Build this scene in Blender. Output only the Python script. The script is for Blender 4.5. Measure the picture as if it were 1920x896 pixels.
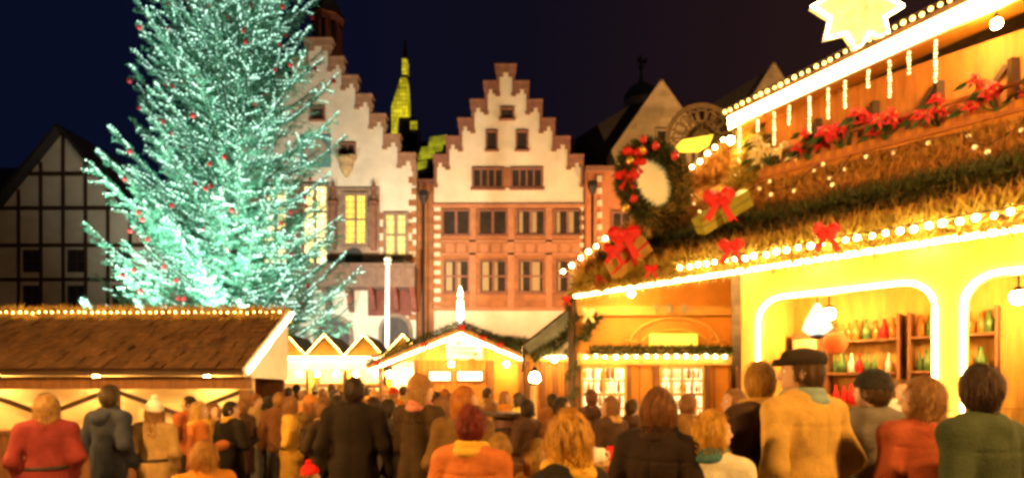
import bpy, math, random
import numpy as np
from mathutils import Vector, Matrix

for o in list(bpy.data.objects):
    bpy.data.objects.remove(o)
SC = bpy.context.scene
COL = SC.collection
F = 1920 * 20.0 / 36.0          # focal length in photo pixels
HOR, EYE = 735.0, 1.7

# ------------------------------------------------------------------ camera, sky, exposure
cam_d = bpy.data.cameras.new('camera')
cam_d.lens = 20.0
cam_d.sensor_width = 36.0
cam_d.shift_y = (HOR - 448.0) / 1920.0
cam_d.clip_start = 0.05
cam_d.clip_end = 3000.0
cam = bpy.data.objects.new('camera', cam_d)
cam.location = (0, 0, EYE)
cam.rotation_euler = (math.radians(90), 0, 0)
COL.objects.link(cam)
SC.camera = cam

SC.view_settings.view_transform = 'Standard'
SC.view_settings.look = 'None'
SC.view_settings.gamma = 1.0
SC.view_settings.exposure = 1.2
SC.cycles.use_denoising = True
SC.cycles.filter_type = 'BLACKMAN_HARRIS'
SC.cycles.filter_width = 3.2     # a soft lens
SC.cycles.max_bounces = 5
SC.cycles.diffuse_bounces = 3
SC.cycles.glossy_bounces = 2
SC.cycles.transmission_bounces = 2
SC.cycles.sample_clamp_indirect = 4.0
SC.cycles.use_light_tree = True

# night sky: navy, a little warmer towards the lit town on the right
world = bpy.data.worlds.new('World')
SC.world = world
world.use_nodes = True
nt = world.node_tree
nt.nodes.clear()
out = nt.nodes.new('ShaderNodeOutputWorld')
bg = nt.nodes.new('ShaderNodeBackground')
tc = nt.nodes.new('ShaderNodeTexCoord')
sep = nt.nodes.new('ShaderNodeSeparateXYZ')
nt.links.new(tc.outputs['Generated'], sep.inputs[0])
r1 = nt.nodes.new('ShaderNodeValToRGB')
r1.color_ramp.elements[0].position = 0.0
r1.color_ramp.elements[0].color = (0.0030, 0.0060, 0.023, 1)
r1.color_ramp.elements[1].position = 1.0
r1.color_ramp.elements[1].color = (0.046, 0.018, 0.010, 1)
e = r1.color_ramp.elements.new(0.33)
e.color = (0.0045, 0.0055, 0.0200, 1)
e = r1.color_ramp.elements.new(0.52)
e.color = (0.0070, 0.0055, 0.0135, 1)
e = r1.color_ramp.elements.new(0.70)
e.color = (0.0190, 0.0085, 0.0105, 1)
mr = nt.nodes.new('ShaderNodeMapRange')
mr.inputs['From Min'].default_value = -0.75
mr.inputs['From Max'].default_value = 0.75
nt.links.new(sep.outputs[0], mr.inputs['Value'])
nt.links.new(mr.outputs[0], r1.inputs[0])
nt.links.new(r1.outputs[0], bg.inputs['Color'])
bg.inputs['Strength'].default_value = 0.31
nt.links.new(bg.outputs[0], out.inputs['Surface'])

# ------------------------------------------------------------------ light settings used by the lamps' builders
WARM = (1.0, 0.56, 0.17)
GOLD = (1.0, 0.66, 0.26)
POW = dict(facade=4700.0, facade_left=4000.0, tree=3900.0, bulb=24.0, tube=10.0, lamp=190.0, lantern=260.0, fill=820.0, treebulb=1.3)

# ------------------------------------------------------------------ helpers
def P(px, py, Y):
    return Vector(((px - 960.0) / F * Y, Y, EYE + (HOR - py) / F * Y))
def XP(px, Y): return (px - 960.0) / F * Y
def ZP(py, Y): return EYE + (HOR - py) / F * Y

OFF = {}
def tag(o, label=None, cat=None, group=None, kind=None):
    if label: o['label'] = label
    if cat: o['category'] = cat
    if group: o['group'] = group
    if kind: o['kind'] = kind
    return o
def thing(name, label, cat, loc=(0, 0, 0), rotz=0.0, group=None):
    o = bpy.data.objects.new(name, None)
    o.empty_display_size = 0.2
    COL.objects.link(o)
    o.location = loc
    o.rotation_euler = (0, 0, rotz)
    tag(o, label, cat, group)
    OFF[o.name] = Vector(loc)
    return o

class MB:
    """collects shapes; build() links them as one mesh object"""
    def __init__(s):
        s.v, s.f, s.m = [], [], []
    def face(s, pts, m=0):
        n = len(s.v)
        s.v += [tuple(p) for p in pts]
        s.f.append(tuple(range(n, n + len(pts))))
        s.m.append(m)
    def add(s, vs, fs, m=0):
        n = len(s.v)
        s.v += [tuple(p) for p in vs]
        for f in fs:
            s.f.append(tuple(n + i for i in f))
            s.m.append(m)
    def box(s, x0, x1, y0, y1, z0, z1, m=0):
        vs = [(x, y, z) for x in (x0, x1) for y in (y0, y1) for z in (z0, z1)]
        s.add(vs, [(0, 1, 3, 2), (4, 6, 7, 5), (0, 4, 5, 1), (2, 3, 7, 6), (0, 2, 6, 4), (1, 5, 7, 3)], m)
    def obox(s, c, u, v, w, m=0):
        c, u, v, w = Vector(c), Vector(u), Vector(v), Vector(w)
        vs = [c + u * a + v * b + w * d for a in (-1, 1) for b in (-1, 1) for d in (-1, 1)]
        s.add(vs, [(0, 1, 3, 2), (4, 6, 7, 5), (0, 4, 5, 1), (2, 3, 7, 6), (0, 2, 6, 4), (1, 5, 7, 3)], m)
    def bar(s, a, b, w, h, m=0, up=(0, 0, 1)):
        """a beam from a to b, w wide and h high"""
        a, b = Vector(a), Vector(b)
        d = (b - a)
        L = d.length
        d.normalize()
        upv = Vector(up)
        if abs(d.dot(upv)) > 0.98: upv = Vector((0, 1, 0))
        sd = d.cross(upv).normalized()
        u2 = sd.cross(d).normalized()
        s.obox((a + b) / 2, d * (L / 2), sd * (w / 2), u2 * (h / 2), m)
    def prism(s, pts, ext, m=0):
        """a flat outline swept along ext"""
        n = len(pts)
        ext = Vector(ext)
        p2 = [Vector(p) + ext for p in pts]
        fs = [tuple(range(n)), tuple(range(2 * n - 1, n - 1, -1))]
        for i in range(n):
            j = (i + 1) % n
            fs.append((i, i + n, j + n, j))
        s.add([Vector(p) for p in pts] + p2, fs, m)
    def tube(s, pts, r, n=8, m=0, cap=True):
        pts = [Vector(p) for p in pts]
        rs = r if isinstance(r, (list, tuple)) else [r] * len(pts)
        ring = []
        for i, p in enumerate(pts):
            d = (pts[min(i + 1, len(pts) - 1)] - pts[max(i - 1, 0)])
            if d.length < 1e-9: d = Vector((0, 0, 1))
            d.normalize()
            a = d.cross(Vector((0, 0, 1)))
            if a.length < 0.05: a = d.cross(Vector((0, 1, 0)))
            a.normalize()
            b = d.cross(a)
            ring.append([p + (a * math.cos(2 * math.pi * k / n) + b * math.sin(2 * math.pi * k / n)) * rs[i] for k in range(n)])
        vs = [q for rg in ring for q in rg]
        fs = []
        for i in range(len(pts) - 1):
            for k in range(n):
                k2 = (k + 1) % n
                fs.append((i * n + k, i * n + k2, (i + 1) * n + k2, (i + 1) * n + k))
        if cap:
            fs.append(tuple(range(n - 1, -1, -1)))
            fs.append(tuple((len(pts) - 1) * n + k for k in range(n)))
        s.add(vs, fs, m)
    def lathe(s, c, prof, n=16, m=0, axis=None):
        c = Vector(c)
        ax = Vector(axis).normalized() if axis else Vector((0, 0, 1))
        a = ax.cross(Vector((0, 1, 0)))
        if a.length < 0.05: a = ax.cross(Vector((1, 0, 0)))
        a.normalize()
        b = ax.cross(a)
        vs, fs = [], []
        for (r, z) in prof:
            for k in range(n):
                t = 2 * math.pi * k / n
                vs.append(c + ax * z + (a * math.cos(t) + b * math.sin(t)) * max(r, 1e-4))
        for i in range(len(prof) - 1):
            for k in range(n):
                k2 = (k + 1) % n
                fs.append((i * n + k, i * n + k2, (i + 1) * n + k2, (i + 1) * n + k))
        s.add(vs, fs, m)
    def ball(s, c, r, n=10, m=0, sc=(1, 1, 1)):
        c = Vector(c)
        vs, fs = [], []
        h = n // 2
        for i in range(h + 1):
            t = math.pi * i / h
            for k in range(n):
                q = 2 * math.pi * k / n
                rr = max(math.sin(t), 1e-3)
                vs.append(c + Vector((rr * math.cos(q) * r * sc[0], rr * math.sin(q) * r * sc[1], math.cos(t) * r * sc[2])))
        for i in range(h):
            for k in range(n):
                k2 = (k + 1) % n
                fs.append((i * n + k, (i + 1) * n + k, (i + 1) * n + k2, i * n + k2))
        s.add(vs, fs, m)
    def build(s, name, mats, parent=None, local=False, smooth=False):
        off = Vector((0, 0, 0))
        if parent is not None and not local:
            r = parent
            while r.parent: r = r.parent
            off = OFF.get(r.name, Vector((0, 0, 0)))
        v = [(p[0] - off.x, p[1] - off.y, p[2] - off.z) for p in s.v]
        return link_mesh(name, v, s.f, mats, parent, s.m, smooth)

def link_mesh(name, v, f, mats, parent=None, mi=None, smooth=False):
    me = bpy.data.meshes.new(name)
    me.from_pydata(v, [], f)
    if not isinstance(mats, (list, tuple)): mats = [mats]
    for m in mats: me.materials.append(m)
    if mi is not None and len(mats) > 1:
        me.polygons.foreach_set('material_index', np.array(mi, dtype=np.int32))
    if smooth:
        me.polygons.foreach_set('use_smooth', np.ones(len(me.polygons), dtype=bool))
    me.update()
    o = bpy.data.objects.new(name, me)
    COL.objects.link(o)
    if parent is not None: o.parent = parent
    return o

def dup_tree(o, parent=None, skip=()):
    c = o.copy()
    COL.objects.link(c)
    c.parent = parent
    for ch in list(o.children):
        if ch.name.split('.')[0] in skip: continue
        dup_tree(ch, c, skip)
    return c

# ------------------------------------------------------------------ materials
MATS = {}
def mat(name, col, rough=0.7, var=0.3, scale=6.0, bump=0.0, metal=0.0, bscale=None, stretch=None, pattern=None, col2=None, spec=0.4):
    key = name
    if key in MATS: return MATS[key]
    m = bpy.data.materials.new(name)
    m.use_nodes = True
    t = m.node_tree
    b = t.nodes['Principled BSDF']
    b.inputs['Roughness'].default_value = rough
    b.inputs['Metallic'].default_value = metal
    b.inputs['Specular IOR Level'].default_value = spec
    c = t.nodes.new('ShaderNodeTexCoord')
    mp = t.nodes.new('ShaderNodeMapping')
    t.links.new(c.outputs['Object'], mp.inputs[0])
    if stretch: mp.inputs['Scale'].default_value = stretch
    n1 = t.nodes.new('ShaderNodeTexNoise')
    n1.inputs['Scale'].default_value = scale
    n1.inputs['Detail'].default_value = 5
    n1.inputs['Roughness'].default_value = 0.65
    t.links.new(mp.outputs[0], n1.inputs['Vector'])
    rp = t.nodes.new('ShaderNodeValToRGB')
    lo = [max(0.0, x * (1 - var)) for x in col]
    hi = [min(1.0, x * (1 + var)) for x in (col2 or col)]
    rp.color_ramp.elements[0].position = 0.3
    rp.color_ramp.elements[0].color = (*lo, 1)
    rp.color_ramp.elements[1].position = 0.72
    rp.color_ramp.elements[1].color = (*hi, 1)
    t.links.new(n1.outputs['Fac'], rp.inputs[0])
    colout = rp.outputs[0]
    hgt = n1.outputs['Fac']
    if pattern:
        # pattern = (brick width, row height, mortar, mortar colour, plane)
        bw, rh, mo, mc, plane = pattern
        sp = t.nodes.new('ShaderNodeSeparateXYZ')
        t.links.new(c.outputs['Object'], sp.inputs[0])
        cb = t.nodes.new('ShaderNodeCombineXYZ')
        ad = t.nodes.new('ShaderNodeMath')
        ad.operation = 'ADD'
        if plane == 'ground':
            t.links.new(sp.outputs[0], cb.inputs[0]); t.links.new(sp.outputs[1], cb.inputs[1])
        elif plane == 'planks':      # upright boards
            t.links.new(sp.outputs[0], ad.inputs[0]); t.links.new(sp.outputs[1], ad.inputs[1])
            t.links.new(sp.outputs[2], cb.inputs[0]); t.links.new(ad.outputs[0], cb.inputs[1])
        else:
            t.links.new(sp.outputs[0], ad.inputs[0]); t.links.new(sp.outputs[1], ad.inputs[1])
            t.links.new(ad.outputs[0], cb.inputs[0]); t.links.new(sp.outputs[2], cb.inputs[1])
        br = t.nodes.new('ShaderNodeTexBrick')
        br.inputs['Scale'].default_value = 1.0
        br.inputs['Brick Width'].default_value = bw
        br.inputs['Row Height'].default_value = rh
        br.inputs['Mortar Size'].default_value = mo
        br.inputs['Color1'].default_value = (0.75, 0.75, 0.75, 1)
        br.inputs['Color2'].default_value = (1.05, 1.05, 1.05, 1)
        br.inputs['Mortar'].default_value = (*mc, 1)
        t.links.new(cb.outputs[0], br.inputs['Vector'])
        mx = t.nodes.new('ShaderNodeMix')
        mx.data_type = 'RGBA'
        mx.blend_type = 'MULTIPLY'
        mx.inputs[0].default_value = 1.0
        t.links.new(rp.outputs[0], mx.inputs[6])
        t.links.new(br.outputs['Color'], mx.inputs[7])
        colout = mx.outputs[2]
    t.links.new(colout, b.inputs['Base Color'])
    if bump:
        n2 = t.nodes.new('ShaderNodeTexNoise')
        n2.inputs['Scale'].default_value = bscale or scale * 4
        n2.inputs['Detail'].default_value = 4
        t.links.new(mp.outputs[0], n2.inputs['Vector'])
        bp = t.nodes.new('ShaderNodeBump')
        bp.inputs['Strength'].default_value = bump
        bp.inputs['Distance'].default_value = 0.02
        t.links.new(n2.outputs['Fac'], bp.inputs['Height'])
        t.links.new(bp.outputs[0], b.inputs['Normal'])
    MATS[key] = m
    return m

def glow(name, col, strength, base=(0.8, 0.7, 0.5), grid=None, vary=0.0, vscale=3.0, sample=True):
    """something that gives off light: bulbs, lit windows, boards made to glow"""
    if name in MATS: return MATS[name]
    m = bpy.data.materials.new(name)
    m.use_nodes = True
    t = m.node_tree
    b = t.nodes['Principled BSDF']
    b.inputs['Base Color'].default_value = (*base, 1)
    b.inputs['Roughness'].default_value = 0.4
    b.inputs['Emission Color'].default_value = (*col, 1)
    b.inputs['Emission Strength'].default_value = strength
    c = t.nodes.new('ShaderNodeTexCoord')
    val = None
    if vary:
        n = t.nodes.new('ShaderNodeTexNoise')
        n.inputs['Scale'].default_value = vscale
        n.inputs['Detail'].default_value = 3
        t.links.new(c.outputs['Object'], n.inputs['Vector'])
        mr = t.nodes.new('ShaderNodeMapRange')
        mr.inputs['From Min'].default_value = 0.3
        mr.inputs['From Max'].default_value = 0.7
        mr.inputs['To Min'].default_value = strength * (1 - vary)
        mr.inputs['To Max'].default_value = strength * (1 + vary)
        t.links.new(n.outputs['Fac'], mr.inputs[0])
        val = mr.outputs[0]
    if grid:
        sp = t.nodes.new('ShaderNodeSeparateXYZ')
        t.links.new(c.outputs['Object'], sp.inputs[0])
        ad = t.nodes.new('ShaderNodeMath'); ad.operation = 'ADD'
        t.links.new(sp.outputs[0], ad.inputs[0]); t.links.new(sp.outputs[1], ad.inputs[1])
        cb = t.nodes.new('ShaderNodeCombineXYZ')
        t.links.new(ad.outputs[0], cb.inputs[0]); t.links.new(sp.outputs[2], cb.inputs[1])
        br = t.nodes.new('ShaderNodeTexBrick')
        br.offset = 0.0
        br.inputs['Scale'].default_value = 1.0
        br.inputs['Brick Width'].default_value = grid[0]
        br.inputs['Row Height'].default_value = grid[1]
        br.inputs['Mortar Size'].default_value = grid[2]
        br.inputs['Color1'].default_value = (0.55, 0.55, 0.55, 1)
        br.inputs['Color2'].default_value = (1, 1, 1, 1)
        br.inputs['Mortar'].default_value = (0.03, 0.03, 0.03, 1)
        t.links.new(cb.outputs[0], br.inputs['Vector'])
        ml = t.nodes.new('ShaderNodeMath'); ml.operation = 'MULTIPLY'
        t.links.new(br.outputs['Color'], ml.inputs[0])
        if val is not None: t.links.new(val, ml.inputs[1])
        else: ml.inputs[1].default_value = strength
        val = ml.outputs[0]
    if val is not None: t.links.new(val, b.inputs['Emission Strength'])
    if not sample: m.cycles.emission_sampling = 'NONE'
    MATS[name] = m
    return m

PLASTER = mat('cream_plaster', (0.60, 0.56, 0.46), 0.9, 0.17, 0.55, 0.25, bscale=9)
PLASTER2 = mat('warm_plaster', (0.60, 0.53, 0.40), 0.9, 0.17, 0.5, 0.25, bscale=9)
SAND = mat('red_sandstone', (0.30, 0.122, 0.046), 0.85, 0.25, 1.2, 0.3, pattern=(0.9, 0.42, 0.012, (0.7, 0.7, 0.7), 'wall'))
SANDD = mat('dark_sandstone', (0.19, 0.085, 0.055), 0.85, 0.3, 2.5, 0.3)
STONE = mat('grey_brown_stone', (0.25, 0.175, 0.125), 0.85, 0.28, 1.6, 0.3, pattern=(0.8, 0.4, 0.012, (0.6, 0.6, 0.6), 'wall'))
OCHRE = mat('ochre_stone', (0.50, 0.37, 0.21), 0.9, 0.16, 1.0, 0.25, pattern=(1.0, 0.45, 0.010, (0.8, 0.8, 0.8), 'wall'))
SLATE = mat('dark_slate', (0.030, 0.024, 0.022), 0.7, 0.3, 3.0, 0.3)
COPPER = mat('green_copper', (0.10, 0.16, 0.09), 0.6, 0.3, 3.0)
GLASS = mat('dark_window_glass', (0.035, 0.028, 0.022), 0.12, 0.3, 2.0, spec=0.6)
DRAPE = mat('window_curtain', (0.30, 0.23, 0.13), 0.9, 0.25, 9.0, stretch=(4, 4, 0.6))
FRAME = mat('window_frame_paint', (0.16, 0.11, 0.08), 0.6, 0.2, 5.0)
IRON = mat('dark_iron', (0.03, 0.028, 0.026), 0.5, 0.3, 8.0, metal=0.6)
WOOD = mat('orange_wood', (0.52, 0.20, 0.035), 0.62, 0.3, 3.0, 0.3, stretch=(5, 5, 0.6), pattern=(3.2, 0.14, 0.006, (0.35, 0.35, 0.35), 'planks'))
WOODB = mat('brown_wood', (0.20, 0.085, 0.032), 0.65, 0.35, 3.0, 0.3, stretch=(5, 5, 0.8))
WOODD = mat('dark_wood', (0.055, 0.027, 0.014), 0.65, 0.35, 4.0, 0.3)
WOODY = mat('honey_wood', (0.62, 0.36, 0.08), 0.6, 0.25, 3.0, 0.25, stretch=(5, 5, 0.7), pattern=(3.0, 0.12, 0.005, (0.45, 0.45, 0.45), 'planks'))
WOODX = mat('smooth_orange_wood', (0.56, 0.23, 0.03), 0.6, 0.22, 2.0, 0.15)
CREAMP = mat('cream_board', (0.72, 0.55, 0.30), 0.75, 0.15, 2.5, 0.1)
WHITEP = mat('white_paint', (0.82, 0.80, 0.75), 0.6, 0.06, 5.0)
SHINGLE = mat('brown_shingle', (0.135, 0.066, 0.027), 0.8, 0.6, 3.5, 0.5, stretch=(1.6, .6, .6))
THATCH = mat('golden_thatch', (0.52, 0.25, 0.06), 0.9, 0.5, 9.0, 0.8, bscale=60)
STRAW = mat('pale_straw', (0.60, 0.42, 0.14), 0.85, 0.4, 20.0)
FIR = mat('fir_needles', (0.055, 0.070, 0.018), 0.7, 0.5, 14.0)
FIRT = mat('spruce_needles', (0.055, 0.23, 0.12), 0.65, 0.6, 2.2, col2=(0.16, 0.38, 0.26))  # pale mint mixed into the needle colour for the lights' glow
FIRG = mat('gilded_fir', (0.50, 0.36, 0.06), 0.65, 0.5, 10.0)
BARK = mat('tree_bark', (0.07, 0.045, 0.03), 0.9, 0.4, 9.0, 0.5)
RED = mat('red_ribbon', (0.62, 0.012, 0.012), 0.5, 0.25, 10.0)
REDS = mat('red_petal', (0.66, 0.015, 0.02), 0.55, 0.35, 14.0)
GREENP = mat('lime_gift_paper', (0.36, 0.34, 0.035), 0.45, 0.15, 8.0)
GOLDP = mat('gold_gift_paper', (0.52, 0.30, 0.06), 0.4, 0.2, 9.0)
GOLDM = mat('gold_bauble', (0.75, 0.50, 0.10), 0.28, 0.1, 5.0, metal=0.7)
BAUBLE = mat('red_bauble', (0.62, 0.035, 0.04), 0.3, 0.15, 6.0)
CANVAS = mat('grey_green_canvas', (0.42, 0.46, 0.38), 0.85, 0.35, 3.0, 0.2)
COBBLE = mat('cobble_paving', (0.13, 0.105, 0.085), 0.75, 0.35, 2.0, 0.4, pattern=(0.22, 0.16, 0.014, (0.3, 0.3, 0.3), 'ground'))
BULBW = glow('warm_bulb_glass', (1.0, 0.66, 0.25), POW['bulb'])
TUBEW = glow('warm_light_tube', (1.0, 0.70, 0.30), POW['tube'])
LAMPW = glow('lamp_globe_glass', (1.0, 0.55, 0.15), POW['lamp'])
LANTW = glow('lantern_glass', (1.0, 0.55, 0.13), POW['lantern'])
EAVEW = glow('eave_globe_glass', (1.0, 0.50, 0.10), POW['lantern'] * .62)
FILLW = glow('fill_lantern_glass', (1.0, 0.50, 0.12), POW['fill'])
TREEB = glow('tree_bulb_glass', (0.56, 1.0, 0.80), POW['treebulb'])

# ------------------------------------------------------------------ needles, used for garlands, wreath and fir tree
def needles(path, rad, n, ln, wd, seed, spread=1.0, along=0.35, sq=(1, 1, 1)):
    """n flat needles sticking out of a path -> (verts, faces) arrays"""
    rg = np.random.default_rng(seed)
    p = np.array([tuple(q) for q in path], float)
    seg = np.linalg.norm(p[1:] - p[:-1], axis=1)
    cum = np.concatenate([[0], np.cumsum(seg)])
    t = rg.random(n) * cum[-1]
    i = np.clip(np.searchsorted(cum, t) - 1, 0, len(seg) - 1)
    f = ((t - cum[i]) / np.maximum(seg[i], 1e-9))[:, None]
    c = p[i] * (1 - f) + p[i + 1] * f
    d = (p[i + 1] - p[i]) / np.maximum(seg[i], 1e-9)[:, None]
    v = rg.normal(size=(n, 3))
    v -= (v * d).sum(1)[:, None] * d
    v /= np.linalg.norm(v, axis=1)[:, None] + 1e-9
    base = c + v * np.array(sq) * rad * (0.25 + 0.6 * rg.random(n))[:, None]
    dr = v * spread + d * along * np.where(rg.random(n) < 0.75, 1, -1)[:, None] + rg.normal(size=(n, 3)) * 0.35
    dr /= np.linalg.norm(dr, axis=1)[:, None] + 1e-9
    L = ln * (0.6 + 0.8 * rg.random(n))[:, None]
    sd = np.cross(dr, rg.normal(size=(n, 3)))
    sd /= np.linalg.norm(sd, axis=1)[:, None] + 1e-9
    a = base - sd * wd
    b = base + sd * wd
    e = base + dr * L
    V = np.stack([a, b, e], 1).reshape(-1, 3)
    Fc = np.arange(3 * n).reshape(-1, 3)
    return V, Fc

def needle_mesh(name, chunks, m, parent=None, extra=None, loc=None):
    off = Vector((0, 0, 0))
    if parent is not None:
        r = parent
        while r.parent: r = r.parent
        off = OFF.get(r.name, off)
    if loc is not None: off = Vector(loc)
    Vs, Fs, k = [], [], 0
    for V, Fc in chunks:
        Vs.append(V); Fs.append(Fc + k); k += len(V)
    V = np.concatenate(Vs) - np.array(tuple(off))
    o = link_mesh(name, V.tolist(), np.concatenate(Fs).tolist(), m, parent)
    if loc is not None: o.location = loc
    return o

def garland(label, path, rad, n, seed, m=None, ln=0.09, wd=0.012, group=None):
    m = m or FIR
    return tag(needle_mesh('garland', [needles(path, rad, n, ln, wd, seed)], m, loc=path[0]), label, 'garland', group)

def resample(pts, step):
    pts = [Vector(p) for p in pts]
    outp, acc = [pts[0].copy()], 0.0
    for a, b in zip(pts[:-1], pts[1:]):
        L = (b - a).length
        t = step - acc
        while t <= L + 1e-9:
            outp.append(a + (b - a) * (t / L))
            t += step
        acc = L - (t - step)
    return outp

_bulb = {}
def bulb_mesh(r, m):
    k = (round(r, 4), m.name)
    if k not in _bulb:
        mb = MB()
        mb.ball((0, 0, 0), r, 8)
        me = bpy.data.meshes.new('bulb')
        me.from_pydata(mb.v, [], mb.f)
        me.materials.append(m)
        me.polygons.foreach_set('use_smooth', np.ones(len(me.polygons), dtype=bool))
        _bulb[k] = me
    return _bulb[k]
def light_string(label, pts, step, r, m=None, group=None, sag=0.0, cat='string lights'):
    m = m or BULBW
    t = thing('light_string', label, cat, tuple(pts[0]), 0, group)
    q = resample(pts, step)
    mb = MB()
    mb.tube([p + Vector((0, 0, r * 1.3)) for p in q] if len(q) > 1 else [q[0], q[0] + Vector((0, 0, .02))], 0.008, 5)
    mb.build('cable', WOODD, t)
    me = bulb_mesh(r, m)
    rj = random.Random(len(label) * 7 + len(q))
    for p in q:
        p = p + Vector((rj.gauss(0, step * .05), rj.gauss(0, step * .05), -abs(rj.gauss(0, step * .07))))
        b = bpy.data.objects.new('bulb', me)
        COL.objects.link(b)
        b.parent = t
        b.location = p - OFF[t.name]
        b.scale = [rj.uniform(.8, 1.12)] * 3
    return t

def hanging_lamp(label, p, r=0.07, m=None, group=None, top=None):
    t = thing('hanging_lamp', label, 'lamp', tuple(p), 0, group)
    mb = MB(); mb.ball(p, r, 12); mb.build('globe', m or LAMPW, t, smooth=True)
    mb = MB(); mb.tube([Vector(p) + Vector((0, 0, r * .9)), Vector(p) + Vector((0, 0, (top or 0.25)))], 0.012, 6)
    mb.lathe(Vector(p) + Vector((0, 0, r * .75)), [(r * .7, 0), (r * .55, .03), (.02, .06)], 10)
    mb.build('stem', IRON, t)
    return t

def floodlight(label, p, aim, power, col, angle=110, group='added floodlights aimed at the facades', base=0.0):
    """an added, unseen lamp on a post: housing, post and the spot itself"""
    p, aim = Vector(p), Vector(aim)
    t = thing('floodlight', label, 'floodlight', (p.x, p.y, base), 0, group)
    d = (aim - p).normalized()
    sd = d.cross(Vector((0, 0, 1))).normalized()
    up = sd.cross(d)
    mb = MB(); mb.tube([(p.x, p.y, base), p - Vector((0, 0, .12))], 0.04, 8); mb.lathe((p.x, p.y, base), [(.16, 0), (.16, .04), (.05, .08)], 12)
    mb.build('post', IRON, t)
    mb = MB(); mb.obox(p - d * .09, d * .08, sd * .2, up * .14); mb.build('housing', IRON, t)
    l = bpy.data.lights.new('added_floodlight_lamp', 'SPOT')
    l.energy = power; l.color = col; l.spot_size = math.radians(angle); l.spot_blend = 0.8; l.shadow_soft_size = 0.12
    lo = bpy.data.objects.new('added_floodlight_lamp', l)
    COL.objects.link(lo)
    lo.parent = t
    lo.location = p + d * .14 - OFF[t.name]
    lo.rotation_euler = d.to_track_quat('-Z', 'Y').to_euler()
    return t
# ------------------------------------------------------------------ ground
g = MB(); g.box(-400, 400, -60, 600, -0.3, 0.0)
tag(g.build('ground', COBBLE), kind='structure')

# ------------------------------------------------------------------ the town houses
def window(parent, x0, x1, z0, z1, y, cols=2, rows=1, pane=None, frame=None, surround=0.14, proud=0.12, drapes=False, sill=True, bar=0.05):
    """stone surround with mullions, and the panes as a sub-part; the window stands in front of the wall face at y"""
    fr = frame or FRAME
    mb = MB()
    s = surround
    mb.box(x0 - s, x0, y - proud, y - .002, z0 - s, z1 + s)
    mb.box(x1, x1 + s, y - proud, y - .002, z0 - s, z1 + s)
    mb.box(x0, x1, y - proud, y - .002, z1, z1 + s)
    mb.box(x0, x1, y - proud, y - .002, z0 - s, z0)
    if sill: mb.box(x0 - s * 1.5, x1 + s * 1.5, y - proud - .1, y - .002, z0 - s - .1, z0 - s - .002)
    for i in range(1, cols):
        xx = x0 + (x1 - x0) * i / cols
        mb.box(xx - bar, xx + bar, y - proud + .03, y - .02, z0, z1)
    for i in range(1, rows):
        zz = z0 + (z1 - z0) * i / rows
        mb.box(x0, x1, y - proud + .034, y - .022, zz - bar * .7, zz + bar * .7)
    w = mb.build('window', fr, parent)
    mb = MB(); mb.box(x0, x1, y - .02, y - .004, z0, z1); mb.build('pane', pane or GLASS, w)
    if drapes:
        mb = MB()
        n = cols
        for i in range(n):
            a = x0 + (x1 - x0) * i / n + .09; b = x0 + (x1 - x0) * (i + 1) / n - .09
            fl = (.25, .7, .45, .85, .35)[(i * 3 + int(abs(x0) * 10)) % 5]
            for k in range(8):
                xa = a + (b - a) * fl * k / 8; xb = a + (b - a) * fl * (k + 1) / 8
                yo = -.03 - .012 * (k % 2)
                mb.face([(xa, y + yo, z0 + .05), (xb, y - .03 - .012 * ((k + 1) % 2), z0 + .05), (xb, y - .03 - .012 * ((k + 1) % 2), z1 - .05), (xa, y + yo, z1 - .05)])
        mb.build('curtain', DRAPE, w)
    return w

def stepped_gable(parent, xs_left, xs_right, tops, zbase, y, th, wallm, capm, capw=None):
    """wall outline with steps: tops[0] is the apex block; xs_left / xs_right are the outer edges of each block"""
    outl = [(xs_left[-1], y, zbase)]
    n = len(tops)
    for i in range(n - 1, -1, -1):
        outl.append((xs_left[i], y, tops[i]))
        if i > 0: outl.append((xs_left[i - 1], y, tops[i]))
    for i in range(n):
        outl.append((xs_right[i], y, tops[i]))
        if i < n - 1: outl.append((xs_right[i], y, tops[i + 1]))
    outl.append((xs_right[-1], y, zbase))
    mb = MB(); mb.prism(outl, (0, th, 0)); mb.build('gable_wall', wallm, parent)
    mb = MB()
    ch = 0.66
    for i in range(n):
        top = tops[i]
        nxt = tops[i + 1] if i < n - 1 else top - 1.2
        spans = [(xs_left[0], xs_right[0])] if i == 0 else [(xs_left[i], xs_left[i - 1]), (xs_right[i - 1], xs_right[i])]
        for (a, b) in spans:
            mb.box(a - .07, b + (.07 if i == 0 else 0), y - .09, y + th + .05, top - ch * .55, top + .08)
            mb.box(a - .12, b + (.12 if i == 0 else .03), y - .15, y + th + .1, top + .08, top + .2)
            w = (b - a)
            # ragged quoin blocks under the cap
            mb.box(a + .0, a + w * .36, y - .06, y - .002, top - ch * 1.0, top - ch * .55)
            mb.box(b - w * .36, b, y - .06, y - .002, top - ch * 1.0, top - ch * .55)
        lo = nxt - .62
        for (xe, sgn) in ((xs_left[i], 1), (xs_right[i], -1)):
            a, b = sorted((xe, xe + sgn * .2))
            mb.box(a, b, y - .07, y - .003, lo, top - ch)
            a, b = sorted((xe - sgn * .08, xe + sgn * .26))
            mb.box(a, b, y - .1, y - .004, lo - .22, lo)
    mb.build('gable_coping', capm, parent)

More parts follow.
